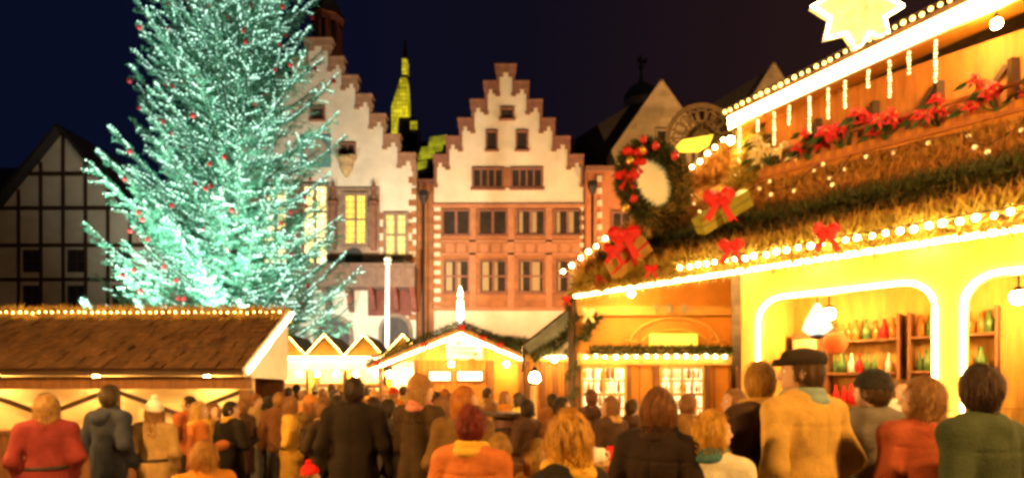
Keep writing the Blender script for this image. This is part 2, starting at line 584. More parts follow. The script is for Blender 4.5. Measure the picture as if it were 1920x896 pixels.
# --- the stepped gable house in the middle
YM = 39.0
hm = thing('gabled_house', 'red sandstone house with cream stepped gable and two rows of four windows', 'house', (XP(958, YM), YM, 0))
rx = [XP(v, YM) for v in (965.5, 992, 1017, 1041, 1069, 1094)]
lx = [XP(v, YM) for v in (931, 909, 884, 861, 837, 814)]
tp = [ZP(v, YM) for v in (127, 158.5, 193, 228, 262, 296)]
zb = ZP(386, YM)
stepped_gable(hm, lx, rx, tp, zb, YM, 0.5, PLASTER2, SANDD)
X0, X1 = lx[-1], rx[-1]
mb = MB()
mb.box(X0, X1, YM + .02, YM + 5, ZP(580, YM), zb)
mb.build('wall', SAND, hm)
mb = MB(); mb.box(X0, X1, YM - .02, YM + 5, 0, ZP(580, YM) - .002); mb.build('ground_floor', PLASTER2, hm)
mb = MB()
mb.box(X0 - .05, X1 + .05, YM - .16, YM + .018, zb - .12, zb + .1)
mb.box(X0 - .05, X1 + .05, YM - .12, YM + .018, ZP(580, YM) - .1, ZP(580, YM) + .16)
for py in (452, 476):
    mb.box(X0 + .4, X1 - .4, YM - .07, YM + .018, ZP(py, YM) - .07, ZP(py, YM) + .07)
for px in (886, 958, 1029):     # flat pilasters between the windows
    mb.box(XP(px - 6, YM), XP(px + 6, YM), YM - .07, YM + .016, ZP(578, YM), zb - .14)
for k in range(12):
    px = 836 + k * 21.5
    mb.box(XP(px, YM), XP(px + 15, YM), YM - .035, YM + .017, ZP(473, YM), ZP(456, YM))
mb.build('cornice', mat('pale_sandstone_trim', (0.34, 0.15, 0.075), 0.85, 0.2, 2.0, 0.2), hm)  # trim stone a little paler than the wall
mb = MB()
for k in range(24):      # quoins on both edges
    z = ZP(388, YM) - k * .31
    w = .42 if k % 2 else .24
    if k % 2 == 0:
        mb.box(X0, X0 + w + .2, YM - .05, YM + .014, z - .28, z)
        mb.box(X1 - w, X1, YM - .05, YM + .014, z - .28, z)
mb.build('quoin_trim', PLASTER2, hm)
mb = MB()      # roof behind the gable
zr = tp[0] - .8
mb.prism([(X0 + .3, YM + .52, zb + 1.6), ((X0 + X1) / 2, YM + .52, zr), (X1 - .3, YM + .52, zb + 1.6)], (0, 4.4, 0))
mb.build('roof', SLATE, hm)
for (a, b) in ((832, 879), (900, 948), (971, 1019), (1041, 1088)):
    window(hm, XP(a, YM), XP(b, YM), ZP(438, YM), ZP(396, YM), YM + .02, 2, 1, surround=.1, bar=.09, frame=SANDD, drapes=a > 960)
for (a, b) in ((834, 877), (902, 947), (974, 1017), (1044, 1088)):
    window(hm, XP(a, YM), XP(b, YM), ZP(546, YM), ZP(490, YM), YM + .02, 2, 2, surround=.1, bar=.08, frame=SANDD, drapes=True)
for (a, b) in ((889, 941), (961, 1014)):
    window(hm, XP(a, YM), XP(b, YM), ZP(350, YM), ZP(319, YM), YM, 4, 1, surround=.16, bar=.06, frame=SANDD)
mb = MB(); mb.box(XP(941, YM) + .165, XP(961, YM) - .165, YM - .1, YM - .003, ZP(350, YM) - .1, ZP(319, YM) + .1); mb.build('window_pier', SAND, hm)
for (a, b) in ((914, 930), (970, 987)):
    window(hm, XP(a, YM), XP(b, YM), ZP(279, YM), ZP(249, YM), YM, 1, 1, surround=.13, frame=SANDD)
window(hm, XP(941, YM), XP(961, YM), ZP(221, YM), ZP(206, YM), YM, 1, 1, surround=.13, frame=SANDD)
for (a, b) in ((850, 900), (925, 985), (1010, 1060)):
    window(hm, XP(a, YM), XP(b, YM), 0.4, 3.4, YM - .02, 2, 2, surround=.18, frame=SANDD)

# --- the big hall with the stepped gable behind the tree
YL = 39.0
hl = thing('gabled_house', 'tall cream town hall with stepped gable, balcony and yellow windows behind the tree', 'town hall', (XP(597, YL), YL, 0))
rx = [XP(v, YL) for v in (621, 646, 672, 698, 724, 751, 780)]
lx = [XP(1194 - v, YL) for v in (621, 646, 672, 698, 724, 751, 780)]
tp = [ZP(v, YL) for v in (78, 113, 148, 183, 220, 258, 293)]
stepped_gable(hl, lx, rx, tp, 0.0, YL, 0.6, PLASTER, mat('pale_brown_coping', (0.26, 0.15, 0.09), 0.85, 0.25, 2.0, 0.2))
mb = MB()
mb.box(lx[-1] + .2, rx[-1] - .2, YL + .62, YL + 9, 0, ZP(330, YL)); mb.build('wall', PLASTER, hl)
mb = MB()
mb.prism([(lx[-1] + .4, YL + .62, ZP(330, YL)), (XP(597, YL), YL + .62, tp[0] - 1.2), (rx[-1] - .4, YL + .62, ZP(330, YL))], (0, 8, 0)); mb.build('roof', SLATE, hl)
# stone panel round the tall windows
mb = MB(); mb.box(XP(410, YL), XP(712, YL), YL - .1, YL - .003, ZP(505, YL), ZP(352, YL)); mb.build('stone_panel', STONE, hl)
YW = YL - .1
LITW = glow('lit_hall_window', (1.0, 0.62, 0.06), 0.95, (0.5, 0.4, 0.1), grid=(.32, .42, .05), vary=0.35, vscale=1.2)
LITH = glow('bright_hall_window', (1.0, 0.74, 0.28), 1.9, (0.5, 0.4, 0.1), grid=(.36, .8, .04), vary=0.6, vscale=0.8)
for cx in (593, 518):
    w = window(hl, XP(cx - 20, YL), XP(cx + 20, YL), ZP(494, YL), ZP(352, YL), YW, 2, 3, pane=LITH, frame=STONE, surround=.2, bar=.09)
w = window(hl, XP(650, YL), XP(685, YL), ZP(457, YL), ZP(368, YL), YW, 2, 2, pane=LITW, frame=STONE, surround=.2, bar=.08)
w = window(hl, XP(725, YL), XP(760, YL), ZP(478, YL), ZP(404, YL), YL, 2, 2, pane=glow('dim_hall_window', (0.85, 0.65, 0.12), 0.55, (0.4, 0.4, 0.2), grid=(.32, .5, .05), vary=.6, vscale=1.0), frame=STONE, surround=.22, bar=.09)
mb = MB()
for k in range(7):
    for px in (717, 767):
        if k % 2 == 0: mb.box(XP(px - 5, YL), XP(px + 7, YL), YL - .06, YL - .004, ZP(400 + k * 13, YL) - .42, ZP(400 + k * 13, YL))
for k in range(15):
    z = ZP(290, YL) - k * .78
    mb.box(rx[-1] - (.3 if k % 2 else .5), rx[-1], YL - .05, YL - .005, z - .4, z)
mb.build('quoin_trim', SAND, hl)
# pinnacles between the windows
for px, y0, y1 in ((702, 338, 470), (627, 338, 470), (562, 338, 470)):
    mb = MB()
    x = XP(px, YL)
    mb.box(x - .18, x + .18, YL - .42, YL - .102, ZP(y1, YL), ZP(388, YL))
    mb.lathe((x, YL - .26, ZP(388, YL)), [(.36, 0), (.36, .25), (.18, .3), (.1, 1.1), (.16, 1.25), (.03, 1.75)], 8)
    mb.build('pinnacle', SANDD, hl)
# clock, niche figure with its bracket, dark round-headed opening
mb = MB()
cx, cz = XP(592, YL), ZP(284, YL)
mb.lathe((cx, YL - .003, cz), [(1.0, 0), (1.0, .1), (.86, .14)], 28, axis=(0, -1, 0))
mb.box(cx - 1.05, cx + 1.05, YL - .09, YL - .003, cz - 1.1, cz + 1.1)
ck = mb.build('clock', mat('tree_tinted_clock_surround', (0.10, 0.24, 0.25), 0.5, 0.2, 3.0), hl)  # teal cast of the tree's light put into this colour
mb = MB(); mb.lathe((cx, YL - .143, cz), [(.84, 0), (.8, .02), (0, .02)], 28, axis=(0, -1, 0)); mb.build('dial', mat('clock_dial', (0.30, 0.30, 0.26), 0.6, .15, 4), ck)
mb = MB()
for k in range(12):
    a = k * math.pi / 6
    c = Vector((cx + .66 * math.sin(a), YL - .172, cz + .66 * math.cos(a)))
    mb.obox(c, Vector((math.sin(a), 0, math.cos(a))) * .09, (0, .008, 0), Vector((math.cos(a), 0, -math.sin(a))) * .025)
mb.bar((cx, YL - .19, cz), (cx + .3, YL - .19, cz + .2), .05, .02, up=(0, 1, 0)); mb.bar((cx, YL - .19, cz), (cx - .1, YL - .19, cz + .6), .04, .02, up=(0, 1, 0))
mb.build('clock_hands', mat('clock_gilding', (0.5, 0.3, 0.1), .4, .1), ck)
window(hl, XP(640, YL), XP(664, YL), ZP(296, YL), ZP(272, YL), YL, 2, 1, surround=.13, frame=SANDD, sill=False)
mb = MB()
x, z = XP(650, YL), ZP(298, YL)
mb.lathe((x, YL - .05, z), [(.62, 0), (.62, -.16), (.5, -.35), (.46, -.7), (.26, -1.05), (.1, -1.25), (.02, -1.32)], 12)
mb.box(x - .7, x + .7, YL - .5, YL - .006, z, z + .12)
mb.build('bracket', mat('carved_ochre_stone', (0.34, 0.25, 0.13), .85, .35, 5, .4), hl)
window(hl, XP(586, YL), XP(606, YL), ZP(222, YL), ZP(204, YL), YL, 1, 1, surround=.14, frame=SANDD)
mb = MB()
x0, x1, z0, z1 = XP(649, YL), XP(681, YL), ZP(501, YL), ZP(466, YL)
pts = [(x0, YW - .003, z0), (x1, YW - .003, z0), (x1, YW - .003, z1 - .55)]
pts += [((x0 + x1) / 2 + (x1 - x0) / 2 * math.cos(a), YW - .003, z1 - .55 + .55 * math.sin(a)) for a in [math.pi * k / 10 for k in range(1, 10)]]
pts += [(x0, YW - .003, z1 - .55)]
mb.prism(pts, (0, -.05, 0)); mb.build('balcony_door', mat('dark_green_door', (0.03, 0.035, 0.03), .5, .3, 4), hl)
# balcony
mb = MB()
bx0, bx1 = XP(408, YL), XP(784, YL)
zt, zbm = ZP(506, YL), ZP(545, YL)
mb.box(bx0, bx1, YL - 1.5, YL - .11, zbm, zbm + .45)
mb.box(bx0, bx1, YL - 1.5, YL - 1.32, zbm + .451, zt)
mb.box(bx1 - .2, bx1, YL - 1.318, YL - .11, zbm + .452, zt)
mb.box(bx0 - .08, bx1 + .08, YL - 1.6, YL - 1.25, zt + .002, zt + .12)
n = 17
for k in range(n):
    xx = bx0 + (bx1 - bx0) * (k + .5) / n
    mb.box(xx - .3, xx + .3, YL - 1.56, YL - 1.502, zbm + .6, zt - .16)
balc = mb.build('balcony', mat('balcony_stone', (0.17, 0.105, 0.075), .85, .3, 2.0, .3), hl)
mb = MB()
for px in (575, 618, 660, 702, 745, 778, 530, 490):
    x = XP(px, YL)
    mb = MB()
    mb.prism([(x - .17, YL - 1.45, zbm - .002), (x - .17, YL - .004, zbm - .002), (x - .17, YL - .004, zbm - 1.5), (x - .17, YL - .35, zbm - 1.3), (x - .17, YL - .75, zbm - .5)], (.34, 0, 0))
    mb.build('bracket', mat('dark_red_bracket', (0.16, 0.05, 0.035), .8, .3, 3, .2), hl)
mb = MB(); mb.box(XP(690, YL), XP(772, YL), YL - .06, YL - .004, ZP(592, YL), zbm - .003); mb.build('frieze', mat('dark_red_bracket', (0.16, 0.05, 0.035)), hl)
# pointed portals
for cx, hw, topy in ((626, 33, 594), (742, 28, 592), (510, 33, 594)):
    x, w_, zt_ = XP(cx, YL), hw / F * YL, ZP(topy, YL)
    arc = lambda q, r: [(x + s_ * r, z_) for s_, z_ in q]
    zs = zt_ - w_ * 1.15
    def outline(ww, top):
        L = [(x - ww, 0.05), (x - ww, zs)]
        for k in range(1, 9):
            a = k / 8
            L.append((x - ww * math.cos(a * math.pi / 2), zs + (top - zs) * math.sin(a * math.pi / 2) ** 0.85))
        for k in range(7, -1, -1):
            a = k / 8
            L.append((x + ww * math.cos(a * math.pi / 2), zs + (top - zs) * math.sin(a * math.pi / 2) ** 0.85))
        L.append((x + ww, 0.05))
        return L
    mb = MB(); mb.prism([(a, YL - .004, b) for a, b in outline(w_ * 1.14, zt_ + .16)], (0, -.1, 0))
    dr = mb.build('portal', STONE, hl)
    mb = MB(); mb.prism([(a, YL - .107, b) for a, b in outline(w_ * .9, zt_ - .1)], (0, -.03, 0)); mb.build('door', mat('portal_dark_door', (0.05, 0.04, 0.035), .6, .4, 3), dr)
# ridge turret
tw = MB()
x, y = XP(613, 43), 43.0
z0 = ZP(112, 43)
tw.lathe((x, y, z0 - 4), [(1.15, 0), (1.15, 4), (1.25, 4.05), (1.25, 4.3), (1.05, 4.3)], 8)
for k in range(8):
    a = k * math.pi / 4 + math.pi / 8
    c = Vector((x + .95 * math.cos(a), y + .95 * math.sin(a), z0 + 1.35))
    tw.obox(c, Vector((math.cos(a), math.sin(a), 0)) * .12, Vector((-math.sin(a), math.cos(a), 0)) * .2, (0, 0, 1.1))
tw.lathe((x, y, z0 + 2.4), [(1.22, 0), (1.22, .5), (1.3, .55)], 8)
tu = tw.build('turret', mat('turret_red_wood', (0.15, 0.055, 0.035), .8, .3, 3), hl)
mb = MB(); mb.lathe((x, y, z0 + 2.95), [(1.38, 0), (1.0, .7), (.55, 1.7), (.2, 3.0), (.05, 4.4), (.02, 4.8)], 8); mb.lathe((x, y, z0 + .3), [(.78, 0), (.78, 2.1), (0.01, 2.1)], 8); mb.build('turret_roof', SLATE, tu)

# --- narrow strip and drainpipe between the two
def downpipe(label, px, y, top):
    t = thing('downpipe', label, 'drainpipe', (XP(px, y), y, 0))
    x = XP(px, y)
    mb = MB(); mb.tube([(x, y, 0.1), (x, y, ZP(top, y))], .09, 8); mb.build('pipe', IRON, t)
    mb = MB(); mb.lathe((x, y, ZP(top, y)), [(.1, 0), (.34, .55), (.36, .9), (.3, .9)], 8); mb.build('hopper', IRON, t)
downpipe('dark drainpipe with hopper between the cream hall and the middle house', 794, 38.6, 384)
downpipe('dark drainpipe with hopper at the right edge of the middle house', 1111, 38.7, 366)
gh = thing('link_house', 'narrow red brown house strip squeezed between the cream hall and the middle gable', 'house', (XP(797, 39.6), 39.6, 0))
mb = MB(); mb.box(rx[-1] + .01, X0 - .01, 39.5, 43, 0, ZP(345, 39.5)); mb.build('wall', SAND, gh)
mb = MB(); mb.box(rx[-1] - .05, X0 + .05, 39.3, 43.2, ZP(345, 39.5) + .002, ZP(338, 39.5)); mb.build('eaves', SANDD, gh)

# --- red house on the right
hr = thing('red_house', 'narrow red house with flat eaves right of the middle stepped gable', 'house', (XP(1150, 39.5), 39.5, 0))
mb = MB(); mb.box(XP(1096, 39.5) + .02, XP(1215, 39.5), 39.5, 44, 0, ZP(322, 39.5)); mb.build('wall', mat('bright_red_wall', (0.36, 0.135, 0.06), .85, .2, 1.4, .2), hr)  # wall red a little paler than the sandstone
mb = MB(); mb.box(XP(1096, 39.5) + .02, XP(1218, 39.5), 39.2, 44, ZP(322, 39.5) + .002, ZP(314, 39.5)); mb.build('eaves', SANDD, hr)
mb = MB()
for k in range(22):
    z = ZP(330, 39.5) - k * .42
    if k % 2 == 0: mb.box(XP(1119, 39.5), XP(1119, 39.5) + .35, 39.44, 39.497, z - .4, z)
mb.build('quoin_trim', PLASTER2, hr)
for py in (400, 505):
    window(hr, XP(1150, 39.5), XP(1180, 39.5), ZP(py + 45, 39.5), ZP(py, 39.5), 39.5, 2, 1, surround=.12, frame=SANDD)

# --- sand coloured gables behind the booth
def sharp_house(label, apx, apy, y, hw, zbase, hip, name='stone_house'):
    ax, az = XP(apx, y), ZP(apy, y)
    t = thing(name, label, 'house', (ax, y, 0))
    mb = MB(); mb.prism([(ax - hw, y, 0), (ax - hw, y, zbase), (ax, y, az), (ax + hw, y, zbase), (ax + hw, y, 0)], (0, .6, 0)); w = mb.build('gable_wall', OCHRE, t)
    mb = MB()
    for s_ in (-1, 1):
        d = Vector((s_ * hw, 0, zbase - az))
        mb.bar(Vector((ax, y + .25, az + .06)), Vector((ax + s_ * hw, y + .25, zbase + .06)), .8, .16)
    mb.build('verge', mat('verge_stone', (0.42, 0.30, 0.17), .85, .2, 2), w)
    mb = MB()
    L = hip
    A = (ax, y + .62, az - .05); B = (ax - hw, y + .62, zbase - .1); C = (ax + hw, y + .62, zbase - .1)
    A2 = (ax, y + 14, az - .05); C2 = (ax + hw, y + 14, zbase - .1)
    Cc, Dd = (L[0], y + .7, L[1]), (L[2], y + .6, L[3])
    mb.face([A, B, Dd, Cc]); mb.face([A, A2, (L[0], y + 14, L[1]), Cc]); mb.face([A, C, C2, A2])
    mb.face([Cc, (L[0], y + 14, L[1]), (L[2], y + 14, L[3]), Dd])
    mb.face([(L[2], y + 14, 0), (L[2], y + 14, L[3]), (L[2], y + .6, L[3]), (L[2], y + .6, 0)])
    mb.build('roof', SLATE, t)
    mb = MB(); mb.box(L[2] + .01, ax - hw - .01, y + .64, y + 13.9, 0, L[3] - .2); mb.build('side_wall', OCHRE, t); mb = MB(); mb.box(ax - hw + .02, ax + hw - .02, y + .64, y + 13.9, 0, zbase - .2); mb.build('wall', OCHRE, t)
    return t
YC = 46.0
t = sharp_house('sand coloured house with a plain pointed gable and dark roof sloping off to its left', 1240, 154, YC, 4.35, ZP(325, YC) + 1.2, (XP(1076, YC), ZP(256, YC), XP(1080, YC), ZP(322, YC)))
window(t, XP(1232, YC), XP(1252, YC), ZP(268, YC), ZP(246, YC), YC, 1, 1, surround=.15, frame=OCHRE)
for px in (1200, 1262):
    window(t, XP(px, YC), XP(px + 24, YC), ZP(420, YC), ZP(380, YC), YC, 2, 1, surround=.15, frame=OCHRE)
YD = 50.0
sharp_house('house with a steep sand gable tip rising just above the bright booth eave', 1450, 121, YD, 2.6, ZP(210, YD), (XP(1335, YD), ZP(190, YD), XP(1330, YD), ZP(300, YD)))

# --- church cap with a vane
YV = 75.0
t = thing('church_spire', 'small dim green domed church spire with a weathervane above the dark roof', 'spire', (XP(1202, YV), YV, 0))
x = XP(1202, YV)
mb = MB(); mb.lathe((x, YV, 0), [(2.2, 0), (2.2, ZP(192, YV))], 8); mb.build('tower', OCHRE, t)
mb = MB(); z = ZP(192, YV); mb.lathe((x, YV, z + .01), [(2.3, 0), (2.2, .8), (1.6, 1.7), (.7, 2.3), (.3, 2.7), (.12, 4.2)], 12); mb.build('dome', COPPER, t, smooth=True)
mb = MB(); mb.tube([(x, YV, z + 4), (x, YV, z + 6.2)], .09, 6); mb.ball((x, YV, z + 4.6), .36, 10)
mb.prism([(x - .6, YV, z + 5.3), (x + .7, YV, z + 5.0), (x + .9, YV, z + 5.9), (x + .2, YV, z + 5.6), (x - .4, YV, z + 6.1)], (0, .06, 0)); mb.build('weathervane', COPPER, t)

# --- lit skyscraper far behind
YS = 320.0
t = thing('skyscraper', 'distant dark high-rise with a glowing yellow tapered top and red mast', 'skyscraper', (XP(757, YS), YS + 12, 0))
SKYL = glow('yellow_tower_light', (0.92, 0.74, 0.02), 0.36, (.3, .3, .05), grid=(1.6, 2.4, .12), vary=.75, vscale=.12, sample=False)
SKYD = mat('dark_tower_glass', (0.02, 0.017, 0.014), .35, .3, .05, pattern=(3, 4, .2, (.4, .4, .4), 'wall'))
xa, xb = XP(734, YS), XP(766, YS)
mb = MB(); mb.box(xa + 3.2, XP(776, YS), YS + 2, YS + 24, 0, ZP(216, YS)); mb.box(XP(764, YS), XP(781, YS), YS + 1, YS + 20, 0, ZP(250, YS)); mb.build('shaft', SKYD, t)
mb = MB()
mb.prism([(xa, YS, ZP(262, YS)), (xa, YS, ZP(200, YS)), (XP(751, YS), YS, ZP(146, YS)), (XP(762, YS), YS, ZP(146, YS)), (XP(766, YS), YS, ZP(217, YS)), (XP(746, YS), YS, ZP(217, YS)), (XP(743, YS), YS, ZP(262, YS))], (0, 8, 0))
mb.box(XP(753.5, YS), XP(762, YS), YS + 1, YS + 7, ZP(138, YS), ZP(108, YS))
mb.box(XP(770, YS), XP(782, YS), YS - 1, YS + .5, ZP(245, YS), ZP(229, YS))
mb.build('lit_crown', SKYL, t)
mb = MB(); mb.box(XP(752, YS), XP(764, YS), YS + 1, YS + 6, ZP(146, YS) + .1, ZP(138, YS) - .1); mb.tube([(XP(758, YS), YS + 3, ZP(108, YS)), (XP(758, YS), YS + 3, ZP(70, YS))], [1.6, .5], 8); mb.build('mast', mat('red_mast', (0.25, 0.06, 0.05), .6), t)
YS2 = 260.0
t = thing('tower_block', 'distant building top lit yellow on its slanting storeys between the two stepped gables', 'tower block', (XP(812, YS2), YS2 + 8, 0))
mb = MB(); mb.box(XP(784, YS2), XP(842, YS2), YS2 + 2, YS2 + 20, 0, ZP(262, YS2)); mb.build('shaft', SKYD, t)
mb = MB()
for (a, b, c, d) in ((806, 257, 838, 268), (790, 276, 830, 281), (785, 287, 815, 293), (782, 304, 800, 312)):
    mb.prism([(XP(a, YS2), YS2, ZP(b, YS2)), (XP(c, YS2), YS2, ZP(b - 4, YS2)), (XP(c - 2, YS2), YS2, ZP(d, YS2)), (XP(a - 3, YS2), YS2, ZP(d + 6, YS2))], (0, 1.5, 0))
mb.build('lit_storey', glow('tower_storey_light', (0.8, 0.75, 0.03), 0.15, (.3, .3, .05), vary=.7, vscale=.25, sample=False), t)

# --- houses carrying on at both sides of the square
hx = thing('half_timbered_house', 'shadowy half timbered gabled house at the far left end of the square', 'house', (-32, 40, 0))
mb = MB(); mb.prism([(-38, 40, 0), (-38, 40, 12), (-31.5, 40, 20), (-25, 40, 12), (-25, 40, 0)], (0, 8, 0)); mb.build('wall', PLASTER2, hx)
mb = MB()
for s_ in (-1, 1): mb.bar((-31.5, 43.8, 20.2), (-31.5 + s_ * 7.2, 43.8, 11.4), 9, .22)
mb.build('roof', SLATE, hx)
mb = MB()
for z in (4, 7, 9.6, 12, 14.6, 17):
    hwz = 6.5 if z <= 12 else 6.5 * (20 - z) / 8
    mb.box(-31.5 - hwz, -31.5 + hwz, 39.9, 39.996, z - .12, z + .12)
for k in range(9):
    x = -37.8 + k * 1.57
    top = 12 + (8 * (1 - abs(x + 31.5) / 6.5))
    mb.box(x - .1, x + .1, 39.92, 39.995, 4, top - .2)
mb.build('timber_frame', WOODD, hx)
for r_ in (4.8, 7.7, 10.2):
    for k in (0, 2, 4, 6):
        window(hx, -37.5 + k * 1.57 + .12, -37.5 + (k + 1) * 1.57 - .35, r_, r_ + 1.4, 40, 2, 2, surround=.08, proud=.09, frame=WOODD, sill=False)
hy = thing('plain_house', 'plain dark sand coloured house at the far right behind the booth', 'house', (34, 46, 0))
mb = MB(); mb.prism([(24.5, 46, 0), (24.5, 46, 15), (31, 46, 24), (37.5, 46, 15), (37.5, 46, 0)], (0, 10, 0)); mb.build('wall', OCHRE, hy)
mb = MB()
for s_ in (-1, 1): mb.bar((31, 50.8, 24.2), (31 + s_ * 7.2, 50.8, 14.2), 11, .24)
mb.build('roof', SLATE, hy)
for r_ in (8, 12, 16):
    for k in range(3):
        window(hy, 27.2 + k * 2.8, 28.5 + k * 2.8, r_, r_ + 1.8, 46, 2, 1, surround=.15, frame=SANDD)
for k, (a, b, z) in enumerate(((-60, -39, 15), (40, 66, 17))):
    t = thing('terrace_house', ('long dim terrace of plastered houses beyond the left end of the square', 'long dim terrace of plastered houses beyond the right end of the square')[k], 'house', ((a + b) / 2, 44, 0))
    mb = MB(); mb.box(a, b, 44, 54, 0, z); mb.build('wall', PLASTER2, t)
    mb = MB(); mb.prism([(a - .3, 43.7, z + .01), (a - .3, 49, z + 6), (a - .3, 54.3, z + .01)], (b - a + .6, 0, 0)); mb.build('roof', SLATE, t)
    for r_ in (5, 9, 13):
        for q in range(7):
            window(t, a + 1.2 + q * 2.9, a + 2.6 + q * 2.9, r_, r_ + 1.8, 44, 2, 1, surround=.15, frame=SANDD)

# ------------------------------------------------------------------ white flagpole in front of the hall
t = thing('flagpole', 'slim white pole with a pale knob standing before the town hall balcony', 'pole', (XP(727, 30), 30, 0))
mb = MB(); mb.tube([(XP(727, 30), 30, 0), (XP(727, 30), 30, ZP(490, 30))], [.14, .11], 10); mb.build('pole', WHITEP, t)
mb = MB(); mb.ball((XP(727, 30), 30, ZP(486, 30)), .2, 12); mb.lathe((XP(727, 30), 30, ZP(496, 30)), [(.16, 0), (.2, .1), (.12, .16)], 10); mb.build('knob', WHITEP, t, smooth=True)

# ------------------------------------------------------------------ facade floodlights, added unseen behind the stalls
floodlight('added floodlight on a post behind the middle chalet, aimed up at the stepped gable', (-2.6, 26.5, 3.5), (-.8, 39, 17), POW['facade'] * 1.35, (1.0, .62, .31), 100)
floodlight('added floodlight on a post behind the big booth, aimed at the red house', (4.6, 27, 3.5), (5.0, 39, 16), POW['facade'] * .95, (1.0, .50, .19))
floodlight('added floodlight on a post behind the small huts, aimed at the cream hall', (-8.0, 27.5, 3.4), (-10.5, 39, 13), POW['facade_left'], (1.0, .87, .66), 105)
floodlight('added floodlight on a post behind the tree, aimed at the left of the hall', (-16.5, 27.5, 3.4), (-16, 39, 12), POW['facade_left'] * .7, (.9, .9, .75))
floodlight('added floodlight on a post deep behind the big booth, aimed at the sand gables', (15.0, 33, 3.6), (12.5, 46, 17), POW['facade'] * 2.6, (1.0, .56, .20))
# ------------------------------------------------------------------ the big lit christmas tree
TX, TY, TTOP = XP(440, 24.0), 24.0, 23.6
rnd = random.Random(4)
tt = thing('christmas_tree', 'huge christmas tree glowing mint green with light chains, taller than the picture', 'christmas tree', (TX, TY, 0))
mb = MB()
mb.tube([(TX, TY, 0), (TX + .05, TY, 5), (TX - .04, TY, 11), (TX + .03, TY, 17), (TX, TY, TTOP)], [.34, .29, .21, .12, .025], 10)
mb.build('trunk', BARK, tt, smooth=True)
def prof(z):
    pts = [(3.2, 4.1), (5.0, 4.2), (9.7, 3.85), (12.6, 3.55), (16.9, 3.25), (20, 2.5), (23.4, .35)]
    for (a, ra), (b, rb) in zip(pts[:-1], pts[1:]):
        if z <= b: return ra + (rb - ra) * max(0, (z - a)) / (b - a)
    return .3
chunks, wood = [], MB()
bulbs, spots = [], []
zlev = 3.0
ci = 0
while zlev < TTOP - .3:
    k = max(6, int(13 - (zlev / TTOP) * 5))
    ph = rnd.random() * 7
    for j in range(k):
        az = ph + 2 * math.pi * (j + rnd.uniform(-.3, .3)) / k
        up = .05 + .62 * (zlev / TTOP) + rnd.uniform(-.12, .12)
        z0 = zlev + rnd.uniform(-.2, .2)
        L = prof(min(23, z0 + 1.2 + up)) * rnd.choice((.62, .8, .92, 1.0, 1.05, 1.12, 1.3)) * rnd.uniform(.95, 1.05)
        dx, dy = math.cos(az), math.sin(az)
        pts = []
        droop = rnd.uniform(.05, .16)
        for i in range(7):
            s_ = i / 6
            r = L * s_
            pts.append(Vector((TX + dx * r, TY + dy * r, z0 + L * (up * s_ - droop * math.sin(s_ * math.pi) + .22 * s_ * s_))))
        wood.tube(pts, [.05 * (1 - .8 * i / 6) for i in range(7)], 4)
        front = dy < .45
        dens = 1.0 if front else .55
        ci += 1
        V, Fc = needles(pts[1:], .05, int(70 * L * dens), .15, .014, ci, along=.7)
        chunks.append((V, Fc))
        nb = int(6 + 3.4 * L)
        for q in range(nb):
            s_ = .16 + .82 * (q + rnd.random() * .6) / nb
            i = min(5, int(s_ * 6)); f_ = s_ * 6 - i
            p = pts[i] * (1 - f_) + pts[i + 1] * f_
            sg = 1 if q % 2 else -1
            a2 = az + sg * rnd.uniform(.6, 1.05)
            lb = (.30 * L * (1.05 - s_) + .24) * rnd.uniform(.75, 1.2)
            e2 = p + Vector((math.cos(a2) * lb, math.sin(a2) * lb, lb * (up * .6 + rnd.uniform(-.22, .18))))
            mid = (p + e2) / 2 - Vector((0, 0, .04 * lb))
            ci += 1
            chunks.append(needles([p, mid, e2], .035, int(62 * lb * dens) + 4, .13, .014, ci, along=.9))
            if front and rnd.random() < .38:
                for w_ in (.2, .36, .52, .68, .84, 1.0):
                    bulbs.append(p.lerp(e2, w_) + Vector((rnd.gauss(0, .02), rnd.gauss(0, .02), .035)))
            if front and s_ > .35 and rnd.random() < .12: spots.append(e2.copy())
        if front:
            step = .06
            n_ = int(L / step)
            if rnd.random() < .8:
                for q in range(int(n_ * .18), n_ + 1):
                    s_ = min(.999, q / n_)
                    i = min(5, int(s_ * 6)); f_ = s_ * 6 - i
                    bulbs.append(pts[i] * (1 - f_) + pts[i + 1] * f_ + Vector((rnd.gauss(0, .025), rnd.gauss(0, .025), .06)))
    zlev += rnd.uniform(.46, .68) * (1.0 if zlev < 16 else .8)
chunks.append(needles([(TX, TY, TTOP - 1.5), (TX, TY, TTOP + .3)], .06, 200, .2, .02, 999))
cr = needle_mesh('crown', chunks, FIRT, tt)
wood.build('branches', BARK, cr)
ls = thing('light_chain', 'chain of tiny mint white bulbs wound along the branches of the huge tree', 'string lights', (TX, TY, 3))
bulbs.sort(key=lambda p: (p - Vector((0, 0, EYE))).length)
me = bulb_mesh(.036, TREEB)
near = bulbs[:80]
for p in near:
    b = bpy.data.objects.new('bulb', me); COL.objects.link(b); b.parent = ls; b.location = p - OFF[ls.name]
mb = MB()
for p in bulbs[80:]:
    r = rnd.uniform(.020, .036)
    n = len(mb.v)
    mb.v += [(p.x + r, p.y, p.z), (p.x - r, p.y, p.z), (p.x, p.y + r, p.z), (p.x, p.y - r, p.z), (p.x, p.y, p.z + r), (p.x, p.y, p.z - r)]
    for f in ((0, 2, 4), (2, 1, 4), (1, 3, 4), (3, 0, 4), (2, 0, 5), (1, 2, 5), (3, 1, 5), (0, 3, 5)):
        mb.f.append(tuple(n + i for i in f)); mb.m.append(0)
tag(mb.build('bulbs', TREEB, ls), kind='stuff')
